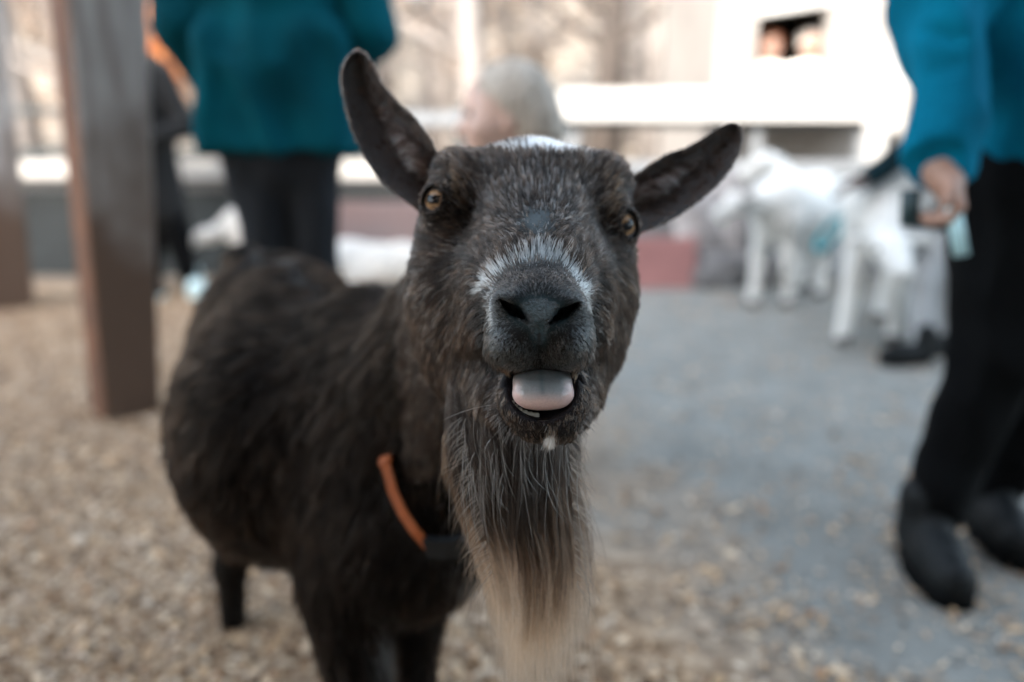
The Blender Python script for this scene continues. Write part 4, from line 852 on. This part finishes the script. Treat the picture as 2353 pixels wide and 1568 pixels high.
# --- coat over the body (out of focus)
nb = len(Vb); Vbw = Vw[nh:]; Nb = Ng[nh:]; Pcb = Vc[nh:]
db = np.ones(nb); wz = Vbw[:, 2]; db *= np.where(wz < .22, .5, 1.)
NB = 60000
Pr, Nr, _ = scatter(Vbw, Qb if Qg[-1, 0] == (Qb + nh)[-1, 0] else Qb, Nb, db, NB)
Pc = w2c(Pr); u, v = uv(Pc)
COLP = [(893, 1090), (912, 1140), (940, 1200), (985, 1260), (1040, 1265), (1085, 1245)]
near_col = segm(u, v, COLP, 24) * (Pc[:, 2] < .95)
D = np.tile(np.array([-.25, -.9, .35]), (NB, 1)); D[:, 0] += .35 * nz(Pr, 9, 31); D[:, 1] += .3 * nz(Pr, 9, 32); D = D @ RW.T
Ln = rng.uniform(.018, .036, NB) * np.where(Pr[:, 2] < .2, .5, 1) * (1 - .75 * np.clip(near_col * 1.5, 0, 1))
Pf, inv = grow(Pr, Nr, D, Ln, .35, 5, .014, .55, .07, .8)
kr = rng.random(inv.max() + 1)[inv]
ch = np.array([.0050, .0030, .0019]) * (.3 + 1.6 * kr ** 1.5)[:, None] * (1 + .35 * nz(Pr, 14, 8))[:, None]
gm = rng.random(NB) < .07; ch[gm] *= 3.2
whb = bell(u, v, 1090, 1330, 40, 60) + 1.2 * bell(u, v, 885, 1490, 32, 75) + .8 * bell(u, v, 1050, 1150, 20, 110); gm = (rng.random(NB) < whb * .75) & (Pc[:, 2] < .95); ch[gm] = np.array([.085, .09, .095]) * rng.uniform(.6, 1.2, (gm.sum(), 1))
m_coat = fur_mat('goat_coat', .5, 1.15)
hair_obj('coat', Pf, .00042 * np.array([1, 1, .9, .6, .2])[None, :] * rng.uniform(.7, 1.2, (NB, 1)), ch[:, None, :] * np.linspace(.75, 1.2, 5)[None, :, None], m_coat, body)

# --- eyes
def eye_mat():
    m = bpy.data.materials.new('goat_eye'); m.use_nodes = True; t = m.node_tree; b = t.nodes['Principled BSDF']; L = t.links.new
    b.inputs['Roughness'].default_value = .08; b.inputs['Coat Weight'].default_value = .1; b.inputs['Coat Roughness'].default_value = .02; b.inputs['Specular IOR Level'].default_value = .18
    a = t.nodes.new('ShaderNodeAttribute'); a.attribute_name = 'col'; L(a.outputs['Color'], b.inputs['Base Color']); return m
m_eye = eye_mat(); m_lid = mat('goat_eyelid', (.012, .010, .010), .35, .2, 300, .2, 1500)
for c, g, roll in EYES:
    # sphere with a fine polar cap, painted iris and slot pupil as point colours
    nr_, na = 60, 96; th = np.linspace(0, math.pi * .62, nr_); ph = np.linspace(0, 2 * math.pi, na, endpoint=False)
    TH, PH = np.meshgrid(th, ph, indexing='ij'); r = .0118
    zz = np.cos(TH); bulge = 1 + .05 * np.exp(-(TH / .45) ** 2)
    L3 = np.stack([r * bulge * np.sin(TH) * np.cos(PH), r * bulge * np.sin(TH) * np.sin(PH), r * bulge * zz], -1).reshape(-1, 3)
    up = np.array([math.sin(R(roll)), math.cos(R(roll)), 0.]); xx = nrm(np.cross(up, g)); yy = np.cross(g, xx); M3 = np.stack([xx, yy, g], 1)
    V = c2w(L3 @ M3.T + c); Q = np.array([[i * na + k, i * na + (k + 1) % na, (i + 1) * na + (k + 1) % na, (i + 1) * na + k] for i in range(nr_ - 1) for k in range(na)])
    n_ = np.cross(V[Q[2000, 1]] - V[Q[2000, 0]], V[Q[2000, 2]] - V[Q[2000, 0]])
    if n_ @ (V[Q[2000, 0]] - c2w(c[None])[0]) < 0: Q = Q[:, ::-1].copy()
    X, Y = L3[:, 0] / r, L3[:, 1] / r; rr = np.hypot(X, Y)
    iris = np.array([.30, .18, .095])[None] * (1 + .22 * np.sin(PH.reshape(-1) * 23 + 3 * np.sin(rr * 9)) * .5 + .25 * nz(L3, 900, 4))[:, None]
    iris = iris * (1 - .45 * np.exp(-((rr - .3) / .1) ** 2))[:, None]
    colr = iris; limb = sstep(.70, .80, rr)[:, None]; colr = colr * (1 - limb) + np.array([.01, .009, .01]) * limb
    pup = (sstep(.30, .24, np.abs(Y + .06 * np.cos(X * 5))) * sstep(.56, .48, np.abs(X)))[:, None]; colr = colr * (1 - pup) + np.array([.003, .004, .006]) * pup
    e = mobj('eye', V, Q, m_eye, goat, colr, loc=c2w(c[None])[0])
    T = MB(); pts = []
    for k in range(33):
        a = 2 * math.pi * k / 32; L3 = np.array([.0100 * math.cos(a), .0082 * math.sin(a) - .0004, .0082]); pts.append(c2w((M3 @ L3 + c)[None])[0])
    T.tube(pts, [.0010] * 33, 8, cap=False); T.build('eyelid', m_lid, e, True)

# --- tongue and teeth
S_ = None
St = SDF(); St.ell(cs(1244, 862, .548), (px(.545, 66), .013, .030), .008); St.ell(cs(1247, 886, .528), (px(.528, 68), .0125, .020), .008); St.ell(cs(1248, 908, .516), (px(.516, 69), .0098, .012), .006); St.box(cs(1248, 900, .520), (px(.52, 65), .0100, .012), .0095, .004); St.cap(cs(1246, 862, .505), cs(1247, 925, .499), .0012, .0008, .004, 'd')
Vt, Qt = St.mesh(.0012); ut, vt = uv(Vt); Vtw = c2w(Vt)
lat = np.abs(ut - 1247) / 66; rim = np.clip(sstep(896, 928, vt) + .8 * sstep(.60, .98, lat) * sstep(862, 890, vt), 0, 1)
ct = np.tile([.26, .285, .30], (len(Vt), 1)) * (1 - .45 * np.exp(-((vt - 872) / 26) ** 2))[:, None]  # grey darkened near the top for the upper lip's shade
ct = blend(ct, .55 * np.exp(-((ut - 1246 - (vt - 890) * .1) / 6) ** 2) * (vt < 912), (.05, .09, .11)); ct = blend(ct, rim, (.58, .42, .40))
m_tongue = mat('goat_tongue', rough=.32, var=.12, vscale=700, bump=.35, bscale=1800, attr=True, spec=.5, sss=.3, coat=.6)
Qt = orient(Vtw, Qt); mobj('tongue', Vtw, Qt, m_tongue, goat, ct)
m_tooth = mat('goat_tooth', (.50, .50, .45), .25, .25, 300, color2=(.38, .37, .30), coat=.4)
arc = [(1174, 925), (1182, 934), (1192, 941), (1204, 947), (1217, 951), (1231, 953)]
for i, (a, b) in enumerate(arc):
    s1 = SDF(); d = .5235; s1.box(cs(a, b + 4, d), (.0026, .0026, .0016), .0014, .002); Vt, Qt = s1.mesh(.0005); Vt = c2w(Vt); mobj('tooth', Vt, orient(Vt, Qt), m_tooth, goat)
m_gum = mat('goat_mouth', (.055, .025, .027), .25, .4, 200, .3, 600, coat=.5)
s1 = SDF(); s1.ell(cs(1246, 905, .562), (px(.56, 80), px(.56, 60), .022), .004); Vt, Qt = s1.mesh(.0025); Vt = c2w(Vt); mobj('mouth_lining', Vt, orient(Vt, Qt), m_gum, goat)

# --- ears
def resample(P, n):
    P = np.array(P, float); t = np.r_[0, np.cumsum(np.linalg.norm(np.diff(P[:, :2], axis=0), axis=1))]; t /= t[-1]; q = np.linspace(0, 1, n)
    # catmull-like smoothing by averaging a dense linear resample
    dn_ = np.linspace(0, 1, 400); X = np.stack([np.interp(dn_, t, P[:, i]) for i in range(P.shape[1])], 1)
    kk = 25; pad = np.concatenate([X[:1].repeat(kk, 0), X, X[-1:].repeat(kk, 0)]); ker = np.hanning(2 * kk + 1); ker /= ker.sum()
    Y = np.stack([np.convolve(pad[:, i], ker, 'valid') for i in range(X.shape[1])], 1); Y[0], Y[-1] = X[0], X[-1]
    return np.stack([np.interp(q, dn_, Y[:, i]) for i in range(X.shape[1])], 1)
m_ear = mat('goat_ear_hide', rough=.6, var=.25, vscale=70, bump=.2, bscale=600, attr=True)
def ear(A, B, cup, ridge):
    nS, nT = 70, 28; A = resample(A, nS); B = resample(B, nS); tt = np.linspace(0, 1, nT)
    s = np.linspace(0, 1, nS)
    uu = A[:, None, 0] * (1 - tt) + B[:, None, 0] * tt; vv = A[:, None, 1] * (1 - tt) + B[:, None, 1] * tt; dd = A[:, None, 2] * (1 - tt) + B[:, None, 2] * tt
    prof = np.sin(np.pi * np.clip(s * .9 + .06, 0, 1)) ** .8 * .6 + .55 * (1 - s)
    dd = dd + cup * prof[:, None] * (1 - (2 * tt - 1) ** 2) ** .8
    dd = dd - ridge * np.exp(-((tt - .30) / .10) ** 2)[None, :] * sstep(.75, .15, s)[:, None]
    Pc = np.stack([(uu - 1176.5) / FPX * dd, -(vv - 784) / FPX * dd, dd], -1)
    Nn = nrm(np.cross(np.gradient(Pc, axis=0), np.gradient(Pc, axis=1))); Nn *= np.where(Nn[..., 2:3] > 0, 1, -1)
    th = (.0022 * np.sqrt(np.clip(1 - (2 * tt - 1) ** 2, .02, 1)))[None, :, None] * (1.4 - .8 * s)[:, None, None]
    F1, F2 = (Pc - Nn * th).reshape(-1, 3), (Pc + Nn * th).reshape(-1, 3); n = nS * nT
    q = [[i * nT + j, (i + 1) * nT + j, (i + 1) * nT + j + 1, i * nT + j + 1] for i in range(nS - 1) for j in range(nT - 1)]
    q2 = [[a + n for a in f[::-1]] for f in q]; rimq = []
    for i in range(nS - 1):
        for j in (0, nT - 1): a, b = i * nT + j, (i + 1) * nT + j; f = [a, a + n, b + n, b]; rimq.append(f if j == 0 else f[::-1])
    for j in range(nT - 1): a, b = (nS - 1) * nT + j, (nS - 1) * nT + j + 1; rimq.append([a, a + n, b + n, b])
    V = c2w(np.concatenate([F1, F2])); Q = np.array(q + q2 + rimq); N = vnormals(V, Q)
    i0 = (nS // 2) * nT + nT // 2
    if N[i0] @ (V[i0] - V[i0 + n]) < 0: Q = Q[:, ::-1].copy(); N = -N
    Sg = np.concatenate([np.repeat(s, nT)] * 2); Tg = np.concatenate([np.tile(tt, nS)] * 2)
    col = np.tile([.014, .010, .008], (len(V), 1)); inner = (np.arange(len(V)) < n) * bell(Sg, Tg, .3, .5, .35, .35); col = blend(col, inner * .4, (.05, .035, .032))
    o = mobj('ear', V, Q, m_ear, goat, col)
    # fur on both faces
    T = np.concatenate([Q[:, [0, 1, 2]], Q[:, [0, 2, 3]]]); Ar = np.linalg.norm(np.cross(V[T[:, 1]] - V[T[:, 0]], V[T[:, 2]] - V[T[:, 0]]), axis=1)
    cnt = 26000; f = rng.choice(len(T), cnt, p=Ar / Ar.sum()); a, b = rng.random(cnt), rng.random(cnt); x = a + b > 1; a[x], b[x] = 1 - a[x], 1 - b[x]; w = np.stack([1 - a - b, a, b], 1)
    Pr = (V[T[f]] * w[..., None]).sum(1); Nr = nrm((N[T[f]] * w[..., None]).sum(1)); si = (Sg[T[f]] * w).sum(1); ti = (Tg[T[f]] * w).sum(1); front = T[f][:, 0] < n
    Wg = V[:n].reshape(nS, nT, 3); ds = nrm(np.gradient(Wg, axis=0)).reshape(-1, 3); dt = nrm(np.gradient(Wg, axis=1)).reshape(-1, 3); k0 = T[f][:, 0] % n
    lm = np.exp(-((ti - .38) / .16) ** 2) * bell(si, ti, .28, .38, .2, 1.) * front; D = ds[k0] * (1 - .8 * lm)[:, None] + dt[k0] * (1.6 * lm)[:, None]
    Ln = rng.uniform(.004, .008, cnt) * (1 + 1.8 * np.exp(-((ti - .33) / .12) ** 2) * sstep(.6, .3, si) * front)
    Ln *= 1 - .65 * sstep(.88, .98, si)
    D = D + .25 * np.stack([nz(Pr, 60, 41 + i) for i in range(3)], 1)
    P, inv = grow(Pr, Nr, D, Ln, .30, 4, .004, .6, .07, .8)
    kr = rng.random(inv.max() + 1)[inv]
    c = np.array([.019, .0125, .0095]) * (.4 + 1.2 * kr)[:, None] * rng.uniform(.7, 1.3, (cnt, 1))
    c[front] *= np.array([1.9, 1.65, 1.6])
    lt = (rng.random(cnt) < 1.1 * np.exp(-((ti - .38) / .13) ** 2) * bell(si, ti, .28, .38, .20, 1.) * (.15 + 1.2 * (kr > .55))) & front
    c[lt] = np.array([.34, .36, .38]) * rng.uniform(.5, 1.2, (lt.sum(), 1))
    edge = (np.minimum(ti, 1 - ti) < .05) & (rng.random(cnt) < .5); c[edge] = np.array([.10, .08, .065])
    hair_obj('ear_fur', P, .00017 * np.array([1, 1, .7, .2])[None, :] * rng.uniform(.7, 1.2, (cnt, 1)), c[:, None, :] * np.linspace(.8, 1.15, 4)[None, :, None], m_fur, o)
    return o
ear([(1010, 385, .665), (1006, 355, .655), (988, 318, .655), (955, 272, .66), (915, 236, .665), (884, 200, .67), (866, 165, .675), (852, 138, .677), (838, 122, .679), (822, 117, .68)],
    [(990, 505, .650), (968, 488, .648), (920, 455, .652), (876, 418, .655), (838, 365, .66), (808, 300, .665), (792, 240, .67), (783, 195, .675), (785, 160, .677), (796, 133, .678), (808, 121, .679), (822, 117, .68)], .030, .013)
ear([(1425, 430, .670), (1440, 414, .668), (1468, 397, .668), (1502, 373, .67), (1540, 352, .672), (1580, 340, .675), (1620, 314, .68), (1652, 293, .683), (1675, 282, .685), (1690, 283, .686), (1699, 292, .686)],
    [(1448, 548, .640), (1462, 540, .645), (1500, 525, .65), (1552, 500, .655), (1602, 465, .66), (1646, 430, .665), (1680, 388, .67), (1700, 350, .676), (1707, 318, .683), (1706, 302, .685), (1699, 292, .686)], .027, .012)

# --- beard
NBd = 9500
a = rng.beta(1.1, 1.1, NBd); dz = rng.uniform(-.5, 1, NBd)
gl_ = np.array([(1062, 930), (1020, 1000), (1022, 1090), (1060, 1190), (1098, 1290), (1128, 1390), (1142, 1500), (1140, 1640)], float)
gc_ = np.array([(1200, 1000), (1182, 1050), (1180, 1130), (1205, 1220), (1222, 1310), (1222, 1400), (1212, 1500), (1225, 1680)], float)
gr_ = np.array([(1318, 985), (1322, 1040), (1326, 1110), (1342, 1200), (1352, 1290), (1352, 1380), (1352, 1480), (1350, 1660)], float)
nk = 11; tq = np.linspace(0, 1, len(gl_)); Lf = np.clip(rng.beta(2.6, 1.5, NBd), .25, 1.0) * np.where(np.abs(a - .5) > .38, .88, 1)
strag = rng.random(NBd) < .10; tk = np.linspace(0, 1, nk); P = np.zeros((NBd, nk, 3)); T_ = np.zeros((NBd, nk))
wv1 = rng.uniform(0, 6.28, NBd); am = rng.normal(0, 4, NBd) * np.where(strag, 5, 1); fan = rng.normal(0, 1, NBd)
ncl = 70; clid = np.clip((a * ncl + rng.normal(0, .5, NBd)).astype(int), 0, ncl - 1); layer = rng.integers(0, 4, NBd); cid = clid * 4 + layer; clo = rng.normal(0, 1, (ncl * 4, 5))
def at3(g0, g1, g2, w): return g0 * np.clip(1 - 2 * w, 0, 1) + g1 * (1 - np.abs(2 * w - 1)).clip(0, 1) + g2 * np.clip(2 * w - 1, 0, 1)
for k in range(nk):
    t = tk[k] * Lf; T_[:, k] = t; q = [np.interp(t, tq, g[:, 0]) for g in (gl_, gc_, gr_)]; r_ = [np.interp(t, tq, g[:, 1]) for g in (gl_, gc_, gr_)]
    uu = at3(*q, a); vv = at3(*r_, a); lockc = (clid + .5) / ncl + .012 * clo[cid, 0]; uc = at3(*q, np.clip(lockc + .10 * clo[cid, 1] * t * t, -.15, 1.15))
    cl_ = sstep(.05, .7, t) * .80
    uu = uu * (1 - cl_) + uc * cl_ + am * np.sin(t * 4 + wv1) * tk[k] + 7 * np.sin(t * 7 + clo[cid, 2] * 3) * t + 3 * np.sin(t * 21 + clo[cid, 3] * 3) * t + fan * 20 * t ** 3
    d = .572 + .012 * dz + .005 * layer + .040 * t + (.030 * np.abs(2 * a - 1) ** 2 + .02 * (a < .25)) * (1 - t) + .005 * clo[cid, 4] * t
    P[:, k] = np.stack([(uu - 1176.5) / FPX * d, -(vv - 784) / FPX * d, d], 1)
kr = rng.random(ncl * 4)[cid]; mixt = sstep(.40, .92, T_ + .26 * (kr - .5)[:, None] + .12 * (rng.random(NBd) - .5)[:, None] + .10 * (a < .2)[:, None])[..., None]
dark = np.array([.034, .0215, .0145]) * (.35 + 1.0 * kr[:, None, None] + .4 * rng.random((NBd, 1, 1))); lite = np.array([.50, .335, .235]) * (.55 + .35 * kr[:, None, None] + .4 * rng.random((NBd, 1, 1)))
cb = dark * (1 - mixt) + lite * mixt
sil = rng.random(NBd) < .03 + .12 * bell(a, a, .28, .28, .1, 1.); cb[sil] = cb[sil] + (np.array([.12, .13, .14]) * rng.uniform(.5, 1.3, (sil.sum(), 1)))[:, None]
tan = rng.random(NBd) < .35 * (a < .12); cb[tan] = (cb[tan] + np.array([.16, .085, .04])) / 1.5
hair_obj('beard', c2w(P), .00020 * np.array([1, 1, 1, 1, 1, 1, .95, .9, .8, .6, .15])[None, :] * rng.uniform(.6, 1.3, (NBd, 1)), cb, m_fur, body)
# hanging throat hair that fills the beard's root, chin whiskers and loose wisps
def strands(specs, name, radius, m=m_fur, parent=body):
    nn = 9; P = np.zeros((len(specs), nn, 3)); cc = np.zeros((len(specs), nn, 3))
    for i, (pts, c) in enumerate(specs):
        q = np.array([cs(*p) for p in pts]); t = np.linspace(0, 1, len(q)); tn = np.linspace(0, 1, nn)
        if len(q) == 3: P[i] = (1 - tn)[:, None] ** 2 * q[0] + 2 * (tn * (1 - tn))[:, None] * q[1] + tn[:, None] ** 2 * q[2]
        else: P[i] = np.stack([np.interp(tn, t, q[:, j]) for j in range(3)], 1)
        cc[i] = c
    hair_obj(name, c2w(P), radius * np.array([1, 1, 1, .95, .9, .8, .65, .45, .15])[None, :].repeat(len(specs), 0), cc, m, parent)
sp_ = []
for i in range(260):   # whiskers round the mouth and chin
    th = rng.uniform(-.3, 3.4); u0 = 1246 + 104 * math.cos(th); v0 = 920 + 88 * math.sin(th); l = rng.uniform(12, 42)
    du, dv = math.cos(th) * l * .8 + rng.normal(0, 6), abs(math.sin(th)) * l + l * .3; sp_.append((((u0 - du * .3), v0 - dv * .3, .555), (u0 + du * .5, v0 + dv * .4, .545), (u0 + du, v0 + dv, .55), ))
sp_ = [(p, np.array([.03, .025, .022]) * rng.uniform(.6, 2.5)) for p in sp_]
for i in range(90):    # silver wisps in the beard
    u0 = rng.choice([1070, 1110, 1140, 1200, 1290]) + rng.normal(0, 22); v0 = rng.uniform(960, 1120); l = rng.uniform(60, 170)
    sp_.append((((u0, v0, .545), (u0 + rng.normal(-6, 12), v0 + l * .6, .545), (u0 + rng.normal(18, 16), v0 + l, .55)), np.array([.13, .14, .15]) * rng.uniform(.4, 1.3)))
for i in range(170):   # stray fluff round the outline
    s_ = rng.random() < .5; v0 = rng.uniform(960, 1350); u0 = (1040 + (v0 - 960) * .2) if s_ else 1325 + (v0 - 960) * .05; l = rng.uniform(30, 130); sg = -1 if s_ else 1
    sp_.append((((u0 - sg * 20, v0, .57), (u0 + sg * rng.uniform(8, 34), v0 + l * .5, .575), (u0 + sg * rng.uniform(0, 44), v0 + l, .585)), np.array([.13, .105, .085]) * rng.uniform(.4, 1.4)))
for i in range(160):    # white tuft
    u0 = rng.normal(1262, 5); sp_.append((((u0 + 6, 985 + rng.normal(0, 4), .519), (1267 + rng.normal(0, 4), 1000, .516), (1258 + rng.normal(0, 8), 1024 + rng.normal(0, 10), .519)), (.62, .66, .66)))
sp_.append((((1195, 512, .560), (1232, 490, .5585), (1280, 517, .566)), (.55, .58, .58))); sp_.append((((1190, 515, .563), (1245, 512, .556), (1288, 526, .566)), (.01, .01, .01)))
sp_.append((((1190, 880 + 45, .55), (1080, 930, .55), (1015, 968, .56)), (.4, .42, .42)))
strands(sp_, 'whiskers', .00016)
# thicker dark throat hair behind the beard
NT = 14000; at_ = rng.random(NT); u0 = 1035 + 290 * at_ + rng.normal(0, 8, NT); v0 = 870 + 110 * rng.random(NT) + 50 * np.sin(at_ * 3.1); d0 = .60 + .03 * rng.random(NT) - .035 * np.sin(at_ * 3.14)
P = np.zeros((NT, 6, 3)); l = 40 + 260 * rng.random(NT) ** 1.6
for k in range(6):
    t = k / 5; uu = u0 + (1195 - u0) * .22 * t * t + 7 * np.sin(u0 * .07 + t * 3); vv = v0 + l * t; d = d0 + .02 * t - .012 * math.sin(t * 3.1); P[:, k] = np.stack([(uu - 1176.5) / FPX * d, -(vv - 784) / FPX * d, d], 1)
ct_ = np.array([.013, .0095, .0078]) * rng.uniform(.4, 1.5, (NT, 1)); gm = rng.random(NT) < .12; ct_[gm] = np.array([.07, .066, .064]) * rng.uniform(.6, 1.3, (gm.sum(), 1))
hair_obj('throat_hair', c2w(P), .00022 * np.array([1, 1, 1, .9, .6, .15])[None, :] * rng.uniform(.6, 1.2, (NT, 1)), ct_[:, None, :].repeat(6, 1), m_fur, body)

# --- collar: an orange strap round the neck with a black buckle piece at the front
def surf_depth(u, v):     # first surface of the neck/chest along the sight line through (u, v)
    m = (np.abs(U[nh:] - u) < 14) & (np.abs(Vv[nh:] - v) < 14); return Vc[nh:][m][:, 2].min() if m.any() else .85
m_orange = mat('orange_strap', (.32, .070, .006), .5, .2, 120, .3, 900); m_blackp = mat('black_strap', (.0035, .005, .0065), .5, .3, 100, spec=.2)
def strap(pts, w, th, name, m, parent):
    P = [c2w(cs(*p)[None])[0] for p in pts]; V = []; F = []
    ctrn = c2w(cs(1040, 1080, .93)[None])[0]
    for i, p in enumerate(P):
        t = nrm(P[min(i + 1, len(P) - 1)] - P[max(i - 1, 0)]); o = nrm(p - ctrn); o = nrm(o - t * (o @ t)); s_ = np.cross(t, o)
        for x, y in ((-1, -1), (1, -1), (1, 1), (-1, 1)): V.append(p + s_ * w * x * .5 + o * th * y * .5)
    n = len(P); F = [[i * 4 + k, i * 4 + (k + 1) % 4, (i + 1) * 4 + (k + 1) % 4, (i + 1) * 4 + k] for i in range(n - 1) for k in range(4)] + [[3, 2, 1, 0], [(n - 1) * 4 + k for k in range(4)]]
    V = np.array(V); return mobj(name, V, F, m, parent, smooth=False)
colp = []
for (a_, b_) in [(875, 960), (878, 1010), (886, 1065), (903, 1130), (926, 1180), (954, 1222), (986, 1258)]: colp.append((a_, b_, surf_depth(a_, b_) - (.004 if b_ < 1050 else .010)))
collar = strap(colp[2:], .0095, .003, 'collar', m_orange, goat)
bk = [(a_, b_, surf_depth(980, 1256) - .016 - .01 * i) for i, (a_, b_) in enumerate([(982, 1256), (1015, 1260), (1050, 1257), (1080, 1248)])]
strap(bk, .020, .009, 'buckle', m_blackp, collar)
e0, e1 = bk[-1], colp[2]
back_ = [e0, (1180, 1150, .80), (1235, 1020, .84), (1230, 850, .90), (1150, 760, .96), (1010, 760, 1.0), (900, 850, .96), (e1[0], e1[1], e1[2])]
strap(back_, .014, .004, 'collar_back', m_orange, collar)
